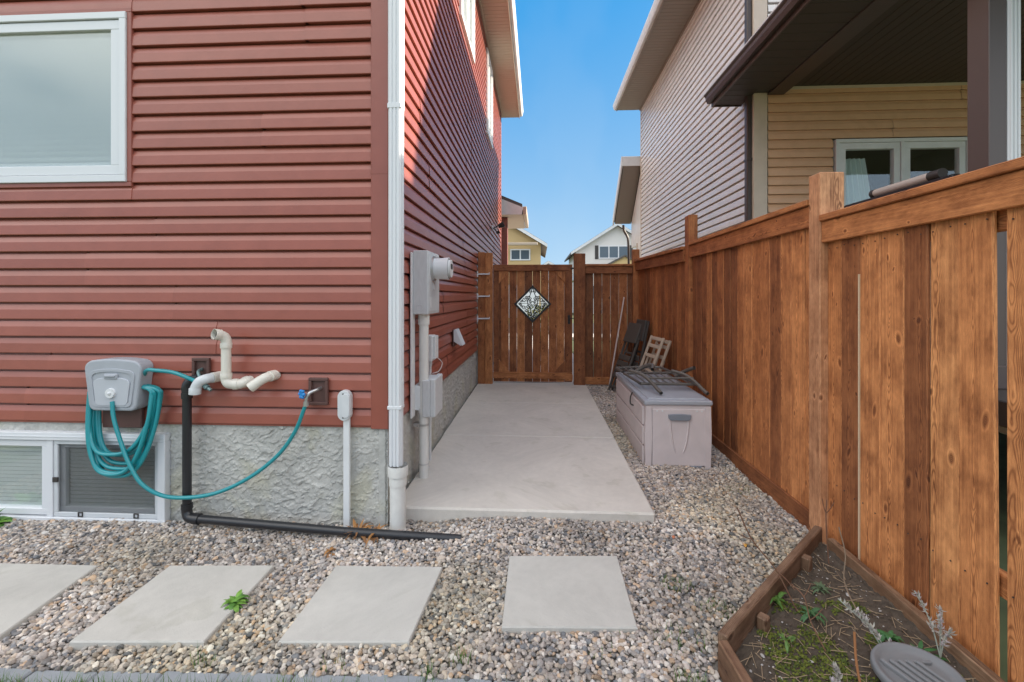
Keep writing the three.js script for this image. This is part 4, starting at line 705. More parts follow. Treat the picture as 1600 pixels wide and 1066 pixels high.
{
  const X0 = XC + 0.009;
  const B = thing('backing_panel', 'narrow white panel on the side wall running down behind the electric meter', 'panel', [X0, 0, -3.41]);
  part('panel', cb(0, 0.014, 0.58, 1.83, -0.09, 0.0, 0.003), M.whiteDull, B);
  const E = thing('electric_meter', 'grey electric meter box with a round meter on the side wall', 'electric meter', [X0 + 0.014, 1.362, -3.435]);
  part('box', [new RoundedBoxGeometry(0.115, 0.485, 0.40, 3, 0.008).translate(0.0585, 0.2425, -0.20), cb(0.115, 0.120, 0.02, 0.465, -0.38, -0.02, 0.003)], M.grey, E);
  part('knockout', new THREE.TorusGeometry(0.022, 0.002, 6, 24).translate(0.055, 0.052, 0.0005), M.grey, E);
  part('socket_ring', [new THREE.CylinderGeometry(0.098, 0.098, 0.02, 36).rotateZ(Math.PI / 2).translate(0.128, 0.355, -0.155)], M.metal, E);
  part('meter', [new THREE.CylinderGeometry(0.080, 0.088, 0.115, 36).rotateZ(Math.PI / 2).translate(0.19, 0.355, -0.155)], M.white, E);
  part('meter_face', [new THREE.CylinderGeometry(0.066, 0.070, 0.022, 30).rotateZ(Math.PI / 2).translate(0.256, 0.355, -0.155)], M.whiteDull, E);
  part('meter_display', [cb(0.2672, 0.2695, 0.35, 0.39, -0.19, -0.12, 0.001), new THREE.TorusGeometry(0.078, 0.004, 6, 30).rotateY(Math.PI / 2).translate(0.2455, 0.355, -0.155)], M.dark, E);
  part('seal_tag', [cb(0.121, 0.124, 0.19, 0.24, -0.20, -0.15, 0.001), cb(0.1205, 0.123, 0.05, 0.13, -0.1, -0.04, 0.001)], M.whiteDull, E);
  const C = thing('conduit', 'thick grey white conduit from the meter box down to the concrete', 'conduit', [X0 + 0.075, 0, -3.53]);
  part('pipe', rod([0, 0.03, 0], [0, 1.36, 0], 0.037, 22), M.pvcWhite, C);
  part('coupling', [rod([0, 1.28, 0], [0, 1.361, 0], 0.044, 22), rod([0, 0.60, 0], [0, 0.64, 0], 0.041, 22)], M.pvcWhite, C);
  part('strap', [rod([0, 0.50, 0], [0, 0.515, 0], 0.040, 22), rod([0, 0.20, 0], [0, 0.208, 0], 0.0385, 22), cb(-0.075, -0.03, 0.495, 0.52, -0.03, 0.03, 0.002)], M.metal, C);
  const C2 = thing('conduit', 'thin grey conduit next to the thick one below the cable box', 'conduit', [X0 + 0.05, 0, -3.72]);
  part('pipe', rod([0, 0.05, 0], [0, 0.75, 0], 0.016, 14), M.greyLight, C2); part('collar', rod([0, 0.05, 0], [0, 0.11, 0], 0.021, 14), M.greyLight, C2);
  const C3 = thing('conduit', 'thin white conduit farthest along the wall, below the telephone box', 'conduit', [X0 + 0.035, 0, -3.90]);
  part('pipe', rod([0, 0.06, 0], [0, 1.0, 0], 0.014, 14), M.whiteDull, C3); part('collar', rod([0, 0.92, 0], [0, 1.0, 0], 0.02, 14), M.whiteDull, C3);
  const K = thing('junction_box', 'grey hinged junction box low on the side wall over the conduits', 'junction box', [X0 + 0.052, 0.57, -3.44]);
  part('body', new RoundedBoxGeometry(0.06, 0.285, 0.27, 3, 0.008).translate(0.05, 0.1425, -0.18), M.greyLight, K);
  part('lid', new RoundedBoxGeometry(0.045, 0.295, 0.28, 3, 0.012).translate(0.10, 0.1475, -0.185), M.greyLight, K);
  part('stem', cb(-0.05, 0.02, 0.05, 0.24, -0.30, -0.06, 0.004), M.whiteDull, K);
  const T = thing('telephone_box', 'small white utility box between the meter and the junction box', 'utility box', [X0 + 0.005, 0.955, -3.78]);
  part('body', new RoundedBoxGeometry(0.075, 0.215, 0.14, 3, 0.008).translate(0.038, 0.108, -0.08), M.whiteDull, T);
  part('cover', new RoundedBoxGeometry(0.03, 0.19, 0.12, 3, 0.006).translate(0.085, 0.115, -0.08), M.whiteDull, T);
  part('gland', [rod([0.04, -0.05, -0.08], [0.04, 0.01, -0.08], 0.018, 12), rod([0.02, 0.04, 0.0], [0.02, 0.19, 0.0], 0.01, 10)], M.grey, T);
  part('cable', tube([[0.09, 0.02, -0.14], [0.12, -0.04, -0.2], [0.10, -0.1, -0.16], [0.06, -0.11, -0.08]], 0.003, 24, 6), M.whiteDull, T);
  const W = thing('dryer_vent', 'small grey louvred vent hood on the red side wall', 'vent', [X0, 0.93, -5.14]);
  part('flange', cb(0, 0.012, 0.0, 0.19, -0.2, 0.0, 0.003), M.tapBrown, W);
  part('hood', prism([[0.013, 0.19], [0.035, 0.19], [0.105, 0.02], [0.09, 0.012], [0.013, 0.06]], 2, -0.195, -0.005), M.greyLight, W);
  for (let i = 0; i < 4; i++) part('rib', prism([[0.030, 0.196], [0.038, 0.196], [0.116, 0.015], [0.106, 0.012]], 2, -0.19 + i * 0.053, -0.168 + i * 0.053), M.white, W);
  const S = thing('security_light', 'dark twin security light high on the red side wall near the gate', 'wall light', [X0, 2.93, -9.62]);
  part('base', new THREE.CylinderGeometry(0.06, 0.06, 0.03, 20).rotateZ(Math.PI / 2).translate(0.016, 0, 0), M.grey, S);
  part('arm', [tube([[0.03, 0, 0], [0.08, 0.02, -0.02], [0.12, 0.05, -0.03]], 0.012, 12, 8), tube([[0.03, 0, 0], [0.07, -0.04, 0.02], [0.09, -0.07, 0.03]], 0.012, 12, 8)], M.dark, S);
  const hd = (x, y, z, k) => { const g = new THREE.CylinderGeometry(0.062 * k, 0.04 * k, 0.13 * k, 18); g.rotateZ(-1.2); g.translate(x, y, z); return g; };
  part('lamp_head', hd(0.19, 0.06, -0.03, 1), M.dark, S); part('lamp_head', hd(0.13, -0.095, 0.03, 0.6), M.dark, S);
}

// ---------------------------------------------------------------- things by the fence
{
  const taupe = phys([0.62, 0.545, 0.545], 0.5, { map: grime, bumpMap: vinylBump, bumpScale: 0.001 }), lidM = phys([0.36, 0.375, 0.42], 0.45, { map: grime }), blu = phys([0.20, 0.22, 0.255], 0.45);
  const B = thing('deck_box', 'taupe plastic storage box with a grey lid on the gravel by the fence', 'storage box', [0.935, 0.012, -4.02]);
  const L = 1.42, W = 0.53, Hh = 0.555;
  // body: walls lean out slightly toward the top
  const ring = (y, e) => [[-e, e], [W + e, e], [W + e, -L - e], [-e, -L - e]].map(([x, z]) => V(x, y, z));
  const lv = [ring(0, -0.012), ring(0.05, 0.0), ring(0.36, 0.012), ring(Hh, 0.006)], PL = [];
  for (let i = 0; i < 3; i++) for (let k = 0; k < 4; k++) { const n = (k + 1) % 4; PL.push([lv[i][k], lv[i][n], lv[i + 1][n], lv[i + 1][k]]); }
  PL.push(lv[3]); part('body', polys(PL), taupe, B);
  for (let i = 0; i < 3; i++) part('side_panel', cb(-0.026, -0.013 + 0.006, 0.03 + i * 0.172, 0.19 + i * 0.172, -L + 0.04, -0.035, 0.006), taupe, B);
  for (const x of [0.002, W - 0.03]) part('corner_strip', prism([[x - 0.014, 0.0], [x + 0.032, 0.0], [x + 0.04, 0.3], [x + 0.034, Hh - 0.005], [x - 0.01, Hh - 0.005], [x - 0.022, 0.3]], 2, -0.01, 0.024), taupe, B);
  part('end_panel', [cb(0.045, W - 0.04, 0.04, Hh - 0.03, 0.005, 0.020, 0.006)], taupe, B);
  // handle with the moulded V under it
  part('handle', new THREE.ExtrudeGeometry((() => { const s = new THREE.Shape(); s.moveTo(-0.09, 0.02); s.quadraticCurveTo(0, 0.032, 0.09, 0.02); s.lineTo(0.088, -0.006); s.quadraticCurveTo(0.08, -0.02, 0.06, -0.02); s.lineTo(-0.06, -0.02); s.quadraticCurveTo(-0.08, -0.02, -0.088, -0.006); return s; })(), { depth: 0.02, bevelEnabled: true, bevelSize: 0.004, bevelThickness: 0.006, bevelSegments: 2 }).translate(0.272, 0.455, 0.016), blu, B);
  const vr = (s) => tube([[0.272 + s * 0.078, 0.43, 0.021], [0.272 + s * 0.07, 0.33, 0.022], [0.272 + s * 0.055, 0.23, 0.022], [0.272 + s * 0.032, 0.155, 0.019]], 0.007, 24, 8); part('moulded_rib', [vr(1), vr(-1)], taupe, B);
  for (const x of [0.07, 0.365]) part('foot_clip', new RoundedBoxGeometry(0.095, 0.04, 0.03, 2, 0.006).translate(x + 0.045, 0.024, 0.018), blu, B);
  for (const x of [0.085, 0.13, 0.42, 0.46]) part('rivet', new THREE.CylinderGeometry(0.007, 0.007, 0.006, 12).rotateX(Math.PI / 2).translate(x, 0.508, 0.022), M.greyLight, B);
  // lid with a raised field and lip
  const lid = part('lid', [new RoundedBoxGeometry(W + 0.045, 0.04, L + 0.05, 3, 0.012).translate(W / 2, Hh + 0.022, -L / 2), new RoundedBoxGeometry(W - 0.03, 0.03, L - 0.04, 3, 0.012).translate(W / 2, Hh + 0.04, -L / 2)], lidM, B);
  part('lid_latch', tube([[-0.035, Hh + 0.02, -0.42], [-0.05, Hh - 0.03, -0.43], [-0.05, Hh - 0.09, -0.42], [-0.03, Hh - 0.1, -0.40]], 0.007, 20, 8), M.dark, lid);
  // metal patio chair on the lid
  const K = thing('metal_chair', 'black metal garden chair with barred seat lying on the storage box lid', 'chair', [0.97, 0.632, -4.35]);
  const tb = (p, r = 0.011) => tube(p, r, 30, 8);
  part('seat_frame', [tb([[0.0, 0.045, -0.05], [0.52, 0.05, -0.02]], 0.014), tb([[-0.05, 0.045, -0.62], [0.46, 0.05, -0.66]], 0.014), tb([[0.0, 0.045, -0.05], [-0.05, 0.045, -0.62]], 0.014), tb([[0.52, 0.05, -0.02], [0.46, 0.05, -0.66]], 0.014)], M.bronze = std([0.13, 0.115, 0.10], 0.45, { metalness: 0.3 }), K);
  for (let i = 0; i < 7; i++) part('bar', cb(0, 0.018, 0, 0.006, -0.565, 0, 0.002), M.bronze, K).position.set(0.04 + i * 0.068, 0.047, -0.05 + i * 0.003);
  part('back_frame', [tb([[-0.05, 0.05, -0.66], [-0.06, 0.04, -1.02]], 0.014), tb([[0.46, 0.055, -0.68], [0.44, 0.05, -1.04]], 0.014), tb([[-0.06, 0.04, -1.02], [0.19, 0.045, -1.07], [0.44, 0.05, -1.04]], 0.014)], M.bronze, K);
  for (let i = 0; i < 6; i++) part('bar', cb(0, 0.018, 0, 0.006, -0.38, 0, 0.002), M.bronze, K).position.set(0.015 + i * 0.068, 0.045, -0.66);
  for (const x of [0.02, 0.42]) { part('leg', tb([[x + 0.10, 0.012, 0.22], [x + 0.085, 0.03, 0.17], [x + 0.05, 0.08, 0.06], [x - 0.01, 0.13, -0.06], [x - 0.10, 0.15, -0.16]], 0.016), M.bronze, K); }
  part('armrest', tb([[0.06, 0.06, -0.62], [0.16, 0.13, -0.58], [0.22, 0.15, -0.5], [0.2, 0.12, -0.42]], 0.02), M.bronze, K); part('armrest', tb([[0.42, 0.06, -0.4], [0.50, 0.12, -0.34], [0.56, 0.17, -0.24]], 0.018), M.bronze, K);
  part('stretcher', [tb([[0.07, 0.105, 0.0], [0.47, 0.11, 0.0]], 0.010)], M.bronze, K);
}
// folded chairs leaning on the fence: local x across the seat, y along the back, z thickness
function foldedChair(label, m, pos, lean, yaw, group, h, kind) {
  const C = thing('folding_chair', label, 'folding chair', pos, 0, group); C.rotation.set(0, yaw, 0); C.rotateX(lean);
  const w = 0.42;
  for (const x of [-w / 2, w / 2 - 0.035]) { part('back_rail', cb(x, x + 0.035, 0.0, h, 0, 0.028, 0.005), m, C); part('leg', cb(x + 0.042 * (x < 0 ? 1 : -1), x + 0.042 * (x < 0 ? 1 : -1) + 0.03, -0.03, h * 0.74, -0.032, -0.006, 0.005), m, C); }
  const xs = w / 2 - 0.036;
  if (kind) { for (const y of [0.52, 0.70, 0.83, h - 0.05]) part('back_slat', cb(-xs, xs, y, y + 0.045, 0.004, 0.024, 0.005), m, C); part('seat', new RoundedBoxGeometry(w - 0.09, 0.34, 0.02, 2, 0.008).translate(0, 0.32, 0.04), m, C); part('stretcher', cb(-xs, xs, 0.08, 0.11, 0.004, 0.022, 0.004), m, C); } 
  else { part('back_panel', new RoundedBoxGeometry(w - 0.03, 0.30, 0.032, 2, 0.01).translate(0, h - 0.15, 0.044), m, C); for (let i = 0; i < 4; i++) part('seat_slat', cb(-xs, xs, 0.22 + i * 0.095, 0.30 + i * 0.095, 0.030, 0.05, 0.005), m, C); part('stretcher', [cb(-xs, xs, 0.07, 0.10, 0.004, 0.022, 0.004), cb(-xs, xs, 0.62, 0.65, -0.03, -0.008, 0.004)], m, C); }
  return C;
}
{
  const dk = std([0.085, 0.075, 0.066], 0.6, { map: grime }), dk2 = std([0.06, 0.056, 0.052], 0.6), tan = phys([0.50, 0.41, 0.32], 0.5, { map: grime }), tan2 = phys([0.44, 0.355, 0.275], 0.5, { map: grime });
  foldedChair('dark folding chair leaning in the fence corner, nearest the pole', dk, [1.13, 0.07, -6.85], -0.36, -Math.PI / 2 + 0.25, 'dark folding chairs in the corner', 1.08, 0);
  foldedChair('darker folding chair upright against the fence, behind the other dark one', dk2, [1.345, 0.07, -6.78], -0.20, -Math.PI / 2 + 0.1, 'dark folding chairs in the corner', 1.10, 0);
  foldedChair('tan folding chair at the front of the tan pair behind the storage box', tan, [1.20, 0.06, -5.93], -0.36, -Math.PI / 2 + 0.12, 'tan folding chairs behind the box', 0.98, 1);
  foldedChair('tan folding chair nearest the fence, under the other tan one', tan2, [1.285, 0.06, -5.90], -0.36, -Math.PI / 2 + 0.12, 'tan folding chairs behind the box', 0.95, 1);
  const P = part('pole', [rod([0, 0, 0], [0.245, 1.38, -0.10], 0.013, 12, 0.0115), rod([0.2445, 1.38, -0.0998], [0.249, 1.405, -0.1015], 0.0125, 12)], std([0.62, 0.50, 0.45], 0.5), scene); P.position.set(1.10, 0.08, -7.18); tag(P, 'long thin pale pink pole leaning against the fence corner', 'pole');
}

// ---------------------------------------------------------------- raised garden bed
{
  const B = thing('garden_bed', 'low timber edged garden bed in front of the fence at lower right', 'garden bed');
  const bd = (x0, z0, x1, z1, th, y0, y1, k) => { const L = Math.hypot(x1 - x0, z1 - z0), m = part('edging_board', cb(-th / 2, th / 2, y0, y1, -L / 2, L / 2, 0.005, 2, wOff()), wood(Math.floor(R() * 8), k), B); m.position.set((x0 + x1) / 2, 0, (z0 + z1) / 2); m.rotation.y = Math.atan2(x1 - x0, z1 - z0); };
  const c1 = [0.42, 0.58, 0.90];
  bd(0.745, -1.905, 1.668, -2.835, 0.040, -0.03, 0.135, c1); bd(0.738, -1.885, 0.775, -1.2, 0.040, -0.03, 0.128, [0.40, 0.50, 0.72]); bd(1.672, -2.73, 1.652, -1.1, 0.036, -0.03, 0.12, [0.50, 0.68, 1.0]);
  const st = [0.42, 0.58, 0.9];
  for (const [x, z, h] of [[0.992, -2.085, 0.10], [1.435, -2.545, 0.115]]) { const m = part('stake', cb(-0.022, 0.022, -0.05, h, -0.022, 0.022, 0.005, 1, wOff()), wood(3, st), B); m.position.set(x, 0, z); m.rotation.set(0.04, 0.78, 0.05); }
  // soil
  const g = new THREE.PlaneGeometry(1, 1, 110, 150), p = g.attributes.position, u = g.attributes.uv;
  for (let i = 0; i < p.count; i++) { const s = p.getX(i) + 0.5, t = p.getY(i) + 0.5, z = mix(-1.0, -2.80, t), xl = z < -1.90 ? mix(0.765, 1.665, (-1.90 - z) / 0.92) : 0.765, x = mix(Math.min(xl, 1.65), 1.662, s); p.setXYZ(i, x, 0.035 + 0.026 * fbm(x * 6, z * 6, 2, 4) + 0.022 * fbm(x * 30, z * 30, 5, 3) + 0.03 * sst(1.3, 1.66, x), z); u.setXY(i, x, z); }
  g.computeVertexNormals(); part('soil', g, M.soil, B);
  const soilY = (x, z) => 0.035 + 0.026 * fbm(x * 6, z * 6, 2, 4) + 0.022 * fbm(x * 30, z * 30, 5, 3) + 0.03 * sst(1.3, 1.66, x);
  const inBed = (x, z) => z > -2.72 && x > (z < -1.90 ? mix(0.80, 1.69, (-1.90 - z) / 0.92) : 0.79) && x < 1.63;
  // bits of bark, straw and small stones on the soil
  const q = rng(44), bits = [], sticks = [];
  for (let i = 0; i < 3200; i++) { const x = 0.75 + q() * 0.9, z = -2.75 + q() * 1.5; if (!inBed(x, z)) continue; const s = 0.0022 + 0.008 * q() * q() * q(); const b = new THREE.IcosahedronGeometry(s, 0); b.scale(1 + q(), 0.6, 1); b.rotateY(q() * 6); b.translate(x, soilY(x, z) + 0.003, z); (q() < 0.6 ? sticks : bits).push(b); }
  part('clods', sticks, std([0.10, 0.075, 0.055], 0.95), B, true); part('stone_bits', bits.filter((_, i) => i % 3 === 0), std([0.42, 0.40, 0.38], 0.9), B, true);
  const straw = []; for (let i = 0; i < 420; i++) { const x = 0.85 + q() * 0.8, z = -2.6 + q() * 1.2; if (!inBed(x, z)) continue; const a = q() * 6.28, l = 0.02 + 0.07 * q(), y = soilY(x, z) + 0.006; straw.push(rod([x, y, z], [x + Math.cos(a) * l, y + 0.012 * q(), z + Math.sin(a) * l], 0.0014, 5)); }
  part('dead_straw', straw, std([0.34, 0.25, 0.16], 0.9), B, true);
  // moss
  const mg = [], mm = []; for (let i = 0; i < 14000; i++) { const x = 0.8 + q() * 0.8, z = -2.3 + q() * 1.0; if (!inBed(x, z)) continue; const n = fbm(x * 5.5 + 3, z * 5.5, 9, 3) + 0.6 * Math.exp(-((x - 1.12) ** 2 + (z + 1.84) ** 2) * 70); if (n < 0.06) continue; const s = 0.003 + 0.005 * q(); const b = new THREE.TetrahedronGeometry(s, 0); b.rotateX(q() * 6); b.rotateY(q() * 6); b.translate(x, soilY(x, z) + 0.003 + 0.005 * q(), z); (q() < 0.6 ? mg : mm).push(b); }
  const ms = part('moss', mg, std([0.13, 0.15, 0.022], 0.95), B, true); if (mm.length) part('moss', mm, std([0.075, 0.10, 0.02], 0.95), ms, true);
}
// leaf: pointed blade, folded along its rib, in local +y
function leafGeo(l, w, bend, fold = 0.25, n = 4) {
  const L = []; const pt = (t, s) => { const b = w * Math.sin(Math.PI * Math.pow(t, 0.75)) * s; return V(b, l * t * Math.cos(bend * t), l * t * Math.sin(bend * t) + Math.abs(b) * fold); };
  for (let i = 0; i < n; i++) { const a = i / n, b = (i + 1) / n; L.push([pt(a, 0), pt(a, 1), pt(b, 1), pt(b, 0)], [pt(a, -1), pt(a, 0), pt(b, 0), pt(b, -1)]); }
  return polys(L.filter((f) => f[0].distanceTo(f[2]) > 1e-6));
}
const leafM = (c) => phys(c, 0.6, { side: THREE.DoubleSide });
M.weed = [leafM([0.12, 0.28, 0.035]), leafM([0.08, 0.20, 0.03]), leafM([0.17, 0.34, 0.05])];
function weed(name, label, cat, [x, y, z], n, l, w, mats, up, group) {
  const W = thing(name, label, cat, [x, y, z], 0, group), gs = [0, 1, 2].map((k) => leafGeo(l * (0.8 + 0.2 * k), w * (0.85 + 0.15 * k), 0.35 + 0.35 * k));
  for (let i = 0; i < n; i++) { const m = part('leaf', pick(gs), pick(mats), W); m.rotation.order = 'YXZ'; m.rotation.y = i * 2.4 + rr(-0.4, 0.4); m.rotation.x = rr(up * 0.4, up); m.position.set(rr(-0.012, 0.012), rr(0, 0.02), rr(-0.012, 0.012)); const s = rr(0.6, 1.1); m.scale.set(s, s, s); }
  return W;
}
weed('green_weed', 'bright green weed growing in the gravel at the edge of a slab', 'weed', [-1.452, 0.02, -2.13], 44, 0.062, 0.013, M.weed, 1.35);
weed('green_weed', 'bright green weed on the gravel beneath the basement window, far left', 'weed', [-3.60, 0.0, -2.80], 46, 0.16, 0.035, M.weed, 1.2);
weed('seedling', 'small green seedling by the inner corner stake of the garden bed', 'seedling', [1.13, 0.05, -2.25], 16, 0.065, 0.010, [leafM([0.09, 0.20, 0.035])], 1.2, 'seedlings in the garden bed');
weed('seedling', 'dull green seedling beside the bright one in the garden bed', 'seedling', [1.24, 0.05, -2.16], 22, 0.06, 0.008, [leafM([0.05, 0.13, 0.045])], 1.2, 'seedlings in the garden bed');
weed('seedling', 'broad leaved green seedling near the fence board of the bed', 'seedling', [1.47, 0.06, -2.02], 12, 0.06, 0.013, [leafM([0.05, 0.16, 0.05])], 1.1, 'seedlings in the garden bed');
weed('seedling', 'long leaved green seedling at the middle of the garden bed', 'seedling', [1.04, 0.05, -1.98], 10, 0.055, 0.006, [leafM([0.10, 0.19, 0.04])], 1.2, 'seedlings in the garden bed');
weed('seedling', 'grey green seedling low at the back of the garden bed', 'seedling', [1.39, 0.05, -2.35], 26, 0.05, 0.006, [leafM([0.09, 0.14, 0.07])], 1.2, 'seedlings in the garden bed');
weed('seedling', 'dark green seedling right of the oval stone', 'seedling', [1.53, 0.06, -1.93], 9, 0.08, 0.012, [leafM([0.03, 0.12, 0.03])], 1.1, 'seedlings in the garden bed');
const dry = [leafM([0.34, 0.16, 0.05]), leafM([0.24, 0.11, 0.04])];
weed('dead_leaves', 'dry brown leaf tuft at the foot of the flat conduit', 'dead leaves', [-1.12, 0.02, -2.80], 26, 0.13, 0.010, dry, 1.1, 'dry leaf tufts by the foundation');
weed('dead_leaves', 'dry brown leaf tuft beside the foot of the white standpipe', 'dead leaves', [-1.0, 0.02, -2.79], 18, 0.10, 0.009, dry, 1.2, 'dry leaf tufts by the foundation');
weed('dead_leaves', 'rusty dry leaf tuft on the gravel in front of the black pipe', 'dead leaves', [-1.20, 0.01, -2.62], 9, 0.055, 0.012, dry, 1.5, 'dry leaf tufts by the foundation');
weed('fallen_leaf', 'orange fallen leaf lying on gravel in front of the fence', 'leaf', [1.225, 0.02, -2.79], 2, 0.035, 0.010, [leafM([0.60, 0.30, 0.05])], 1.55);
weed('fallen_leaf', 'reddish fallen leaf on the gravel right of the path corner', 'leaf', [0.83, 0.025, -2.85], 2, 0.045, 0.014, [leafM([0.50, 0.18, 0.09])], 1.55);
{
  // dry stems standing in the bed
  const stem = (name, label, pts, r, tw, c) => { const S = thing(name, label, 'dead stem', pts[0], 0, 'dead stems in the garden bed'); const o = pts[0], P = pts.map((p) => [p[0] - o[0], p[1] - o[1], p[2] - o[2]]); part('stem', tube(P, r, 24, 6), c, S); for (const [a, b] of tw) part('twig', tube([P[a], [P[a][0] + b[0] * 0.5, P[a][1] + b[1] * 0.4, P[a][2] + b[2] * 0.5], [P[a][0] + b[0], P[a][1] + b[1], P[a][2] + b[2]]], r * 0.7, 10, 5), c, S); };
  const br = std([0.17, 0.085, 0.05], 0.85), gr = std([0.22, 0.16, 0.11], 0.85);
  stem('dead_stem', 'leaning brown dead stem by the corner of the timber edging', [[1.20, 0.04, -2.2], [1.13, 0.2, -2.25], [1.03, 0.33, -2.28], [0.97, 0.47, -2.30]], 0.0032, [[1, [0.06, -0.06, 0.05]], [2, [-0.06, 0.03, 0.02]]], br);
  stem('dead_stem', 'upright brown dead stem near the fence board of the bed', [[1.56, 0.05, -2.56], [1.555, 0.2, -2.57], [1.55, 0.33, -2.57], [1.56, 0.40, -2.58]], 0.0032, [[2, [-0.02, 0.08, 0]], [2, [0.03, 0.07, 0.02]]], br);
  stem('dead_stem', 'forked grey dead stem rising in the middle of the bed', [[1.45, 0.05, -2.15], [1.46, 0.14, -2.28], [1.49, 0.25, -2.32], [1.485, 0.36, -2.36]], 0.003, [[1, [-0.05, 0.07, 0.0]]], gr);
  stem('dead_stem', 'thick orange brown stem in front of the oval stone', [[1.20, 0.04, -1.78], [1.215, 0.11, -1.83], [1.235, 0.19, -1.87]], 0.005, [], std([0.28, 0.12, 0.045], 0.85));
  stem('dead_stem', 'thin brown stem bent across the moss', [[1.18, 0.04, -1.95], [1.16, 0.12, -2.03], [1.15, 0.20, -2.06], [1.12, 0.23, -2.1]], 0.0026, [[1, [0.05, 0.05, 0]], [2, [0.03, 0.06, 0]]], br);
  // silver leaved plants
  const sil = [leafM([0.40, 0.38, 0.33]), leafM([0.30, 0.32, 0.27]), leafM([0.46, 0.40, 0.42])];
  const lav = (label, base, tips) => { const S = thing('silver_plant', label, 'plant', base, 0, 'silver leaved plants in the garden bed'); for (const t of tips) { const c = new THREE.CatmullRomCurve3([V(0, 0, 0), V(t[0] * 0.4, t[1] * 0.6, t[2] * 0.4), V(...t)]); part('stem', new THREE.TubeGeometry(c, 14, 0.0026, 6), sil[1], S); const L = [[], [], []]; for (let i = 0; i < 46; i++) { const u = 0.35 + 0.65 * R(), p = c.getPoint(u), g = leafGeo(rr(0.014, 0.026), rr(0.003, 0.006), rr(-1.4, -0.2)); g.rotateX(rr(0.6, 2.4)); g.rotateY(rr(0, 6.28)); g.translate(p.x, p.y, p.z); L[i % 3].push(g); } const f = part('foliage', L[0].concat(L[1]), sil[0], S); part('flower_head', L[2].map((g) => g), sil[2], f); } };
  lav('silver leaved plant sprawling beside the oval stone', [1.40, 0.05, -1.92], [[-0.07, 0.14, -0.08], [-0.12, 0.16, -0.12], [0.02, 0.06, -0.02]]);
  lav('silver leaved plant rising against the fence at the right edge of the bed', [1.58, 0.08, -1.90], [[-0.02, 0.20, -0.10], [0.03, 0.17, -0.04], [0.02, 0.12, 0.02]]);
  lav('silver leaved sprig at the bottom of the bed, left of the oval stone', [1.10, 0.04, -1.72], [[0.0, 0.09, -0.05], [-0.03, 0.06, -0.02]]);
}
{ // oval plaque
  const S = thing('stepping_stone', 'grey oval cast stone with raised bars lying in the garden bed', 'stepping stone', [1.42, 0.085, -1.80]); S.rotation.set(0.10, 0, 0); S.scale.setScalar(0.88);
  const m = std([0.20, 0.205, 0.215], 0.8, { map: grime, bumpMap: vinylBump, bumpScale: 0.002 });
  const pr = [[0, -0.03], [0.155, -0.03], [0.168, -0.012], [0.168, 0.006], [0.163, 0.018], [0.150, 0.018], [0.140, 0.002], [0.12, -0.004], [0, -0.004]].map((q) => new THREE.Vector2(...q));
  const g = new THREE.LatheGeometry(pr, 56); g.scale(1, 1, 0.92); part('disc', g, m, S);
  for (let i = 0; i < 5; i++) { const b = part('raised_bar', cb(-0.009, 0.009, -0.006, 0.014, -0.085, 0.085 - Math.abs(i - 2) * 0.012, 0.004), m, S); b.position.set(-0.07 + i * 0.036, 0, 0.01); b.rotation.y = 0.45; }
  part('raised_band', [cb(-0.1, 0.11, -0.006, 0.0115, 0.045, 0.062, 0.004), cb(-0.07, 0.1, -0.006, 0.011, -0.07, -0.056, 0.004)], m, S);
}

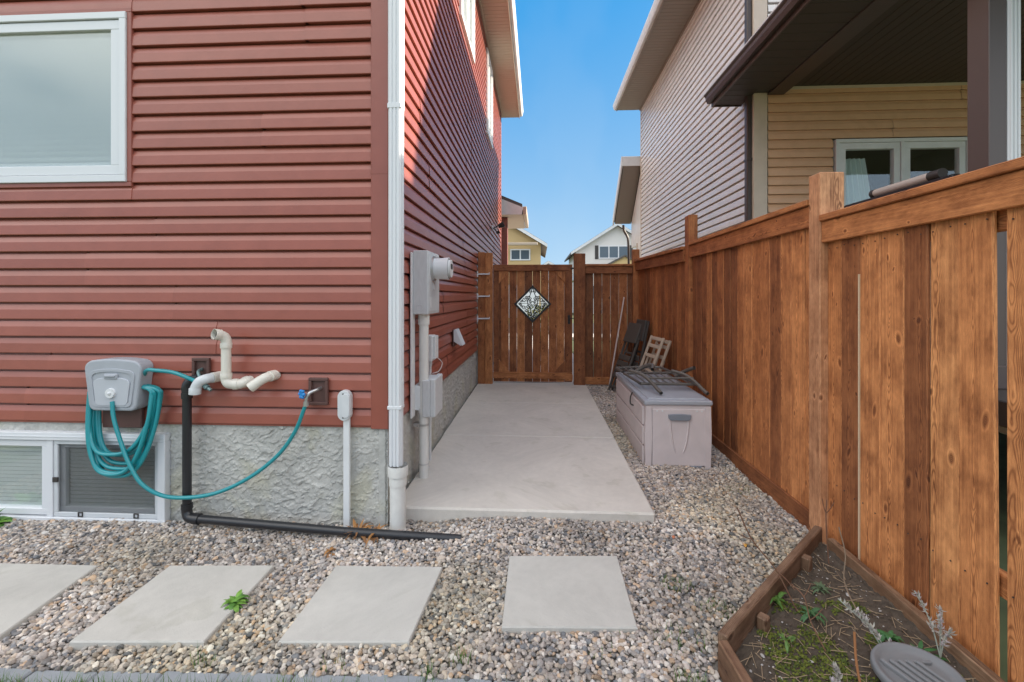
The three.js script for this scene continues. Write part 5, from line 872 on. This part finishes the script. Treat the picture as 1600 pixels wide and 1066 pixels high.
// ---------------------------------------------------------------- grass
{
  const blade = (() => { const L = []; const pt = (t, s) => V(s * 0.0021 * (1 - t), t, 0.38 * t * t); for (let i = 0; i < 3; i++) { const a = i / 3, b = (i + 1) / 3; L.push(i < 2 ? [pt(a, -1), pt(a, 1), pt(b, 1), pt(b, -1)] : [pt(a, -1), pt(a, 1), pt(1, 0)]); } return polys(L); })();
  const gm = phys([1, 1, 1], 0.6, { side: THREE.DoubleSide });
  function turf(name, label, pts, parent) {
    const im = new THREE.InstancedMesh(blade, gm, pts.length), m4 = new THREE.Matrix4(), qt = new THREE.Quaternion(), col = new THREE.Color(), q = rng(pts.length);
    pts.forEach(([x, y, z, h], i) => { qt.setFromEuler(new THREE.Euler((q() - 0.5) * 0.5, q() * 6.28, (q() - 0.5) * 0.5)); m4.compose(V(x, y, z), qt, V(1, h, h)); im.setMatrixAt(i, m4); const k = 0.7 + 0.7 * q(), d = q() < 0.15; im.setColorAt(i, d ? col.setRGB(0.26 * k, 0.21 * k, 0.09 * k) : col.setRGB(0.075 * k, 0.16 * k, 0.022 * k)); });
    im.name = numbered(name); im.userData.kind = 'stuff'; im.castShadow = im.receiveShadow = true; scene.add(im); tag(im, label, 'grass');
  }
  const q = rng(71), L = [];
  for (let i = 0; i < 30000; i++) { const x = -3.6 + q() * 4.0, e = -1.672 - 0.058 * sst(-2.4, -0.2, x), z = e + Math.pow(q(), 1.3) * 1.2; L.push([x, -0.02, z, 0.03 + 0.055 * q()]); }
  turf('grass', 'green lawn grass along the edging at the lower left', L);
  const tuft = (cx, cz, n, r, h) => Array.from({ length: n }, () => { const a = q() * 6.28, d = r * Math.sqrt(q()); return [cx + Math.cos(a) * d, 0.0, cz + Math.sin(a) * d * 0.7, h * (0.5 + 0.7 * q())]; });
  const T = []; for (const [x, z, n, r, h] of [[0.72, -2.43, 90, 0.09, 0.05], [0.62, -2.02, 80, 0.12, 0.05], [0.58, -1.80, 90, 0.06, 0.06], [-0.32, -1.87, 36, 0.05, 0.06], [-0.42, -1.80, 24, 0.04, 0.07], [-1.35, -1.80, 20, 0.05, 0.08], [-0.82, -1.81, 14, 0.05, 0.06], [0.30, -1.99, 36, 0.12, 0.03], [0.85, -2.25, 60, 0.1, 0.04], [1.5, -3.6, 70, 0.12, 0.05], [1.62, -4.0, 50, 0.08, 0.05]]) T.push(...tuft(x, z, n, r, h));
  turf('weed_grass', 'thin grass shoots coming up through the gravel', T);
}
{ // shrub in the front yard, seen through the ornament
  const S = thing('flowering_shrub', 'green shrub with yellow blooms glimpsed through the gate ornament', 'shrub', [0.05, 0.05, -9.6]);
  const L = [[], [], []], q = rng(3);
  for (let i = 0; i < 1500; i++) { const a = q() * 6.28, b = Math.acos(2 * q() - 1), r = 0.36 * Math.cbrt(0.3 + 0.7 * q()), g = leafGeo(0.05, 0.014, -0.6, 0.2, 2); g.rotateX(q() * 6); g.rotateY(q() * 6); g.translate(r * Math.sin(b) * Math.cos(a), 0.93 + r * Math.cos(b), r * Math.sin(b) * Math.sin(a)); L[q() < 0.45 * sst(-0.1, 0.15, r * Math.cos(b)) ? 1 : 0].push(g); }
  part('foliage', L[0], leafM([0.10, 0.24, 0.03]), S); part('blooms', L[1], leafM([0.70, 0.62, 0.05]), S); part('stem', [0, 1, 2, 3].map((k) => rod([0, 0, 0], [0.16 * Math.cos(k * 1.6), 0.7, 0.16 * Math.sin(k * 1.6)], 0.012, 6)), std([0.12, 0.08, 0.05], 0.9), S);
}
renderer.render(scene, camera);
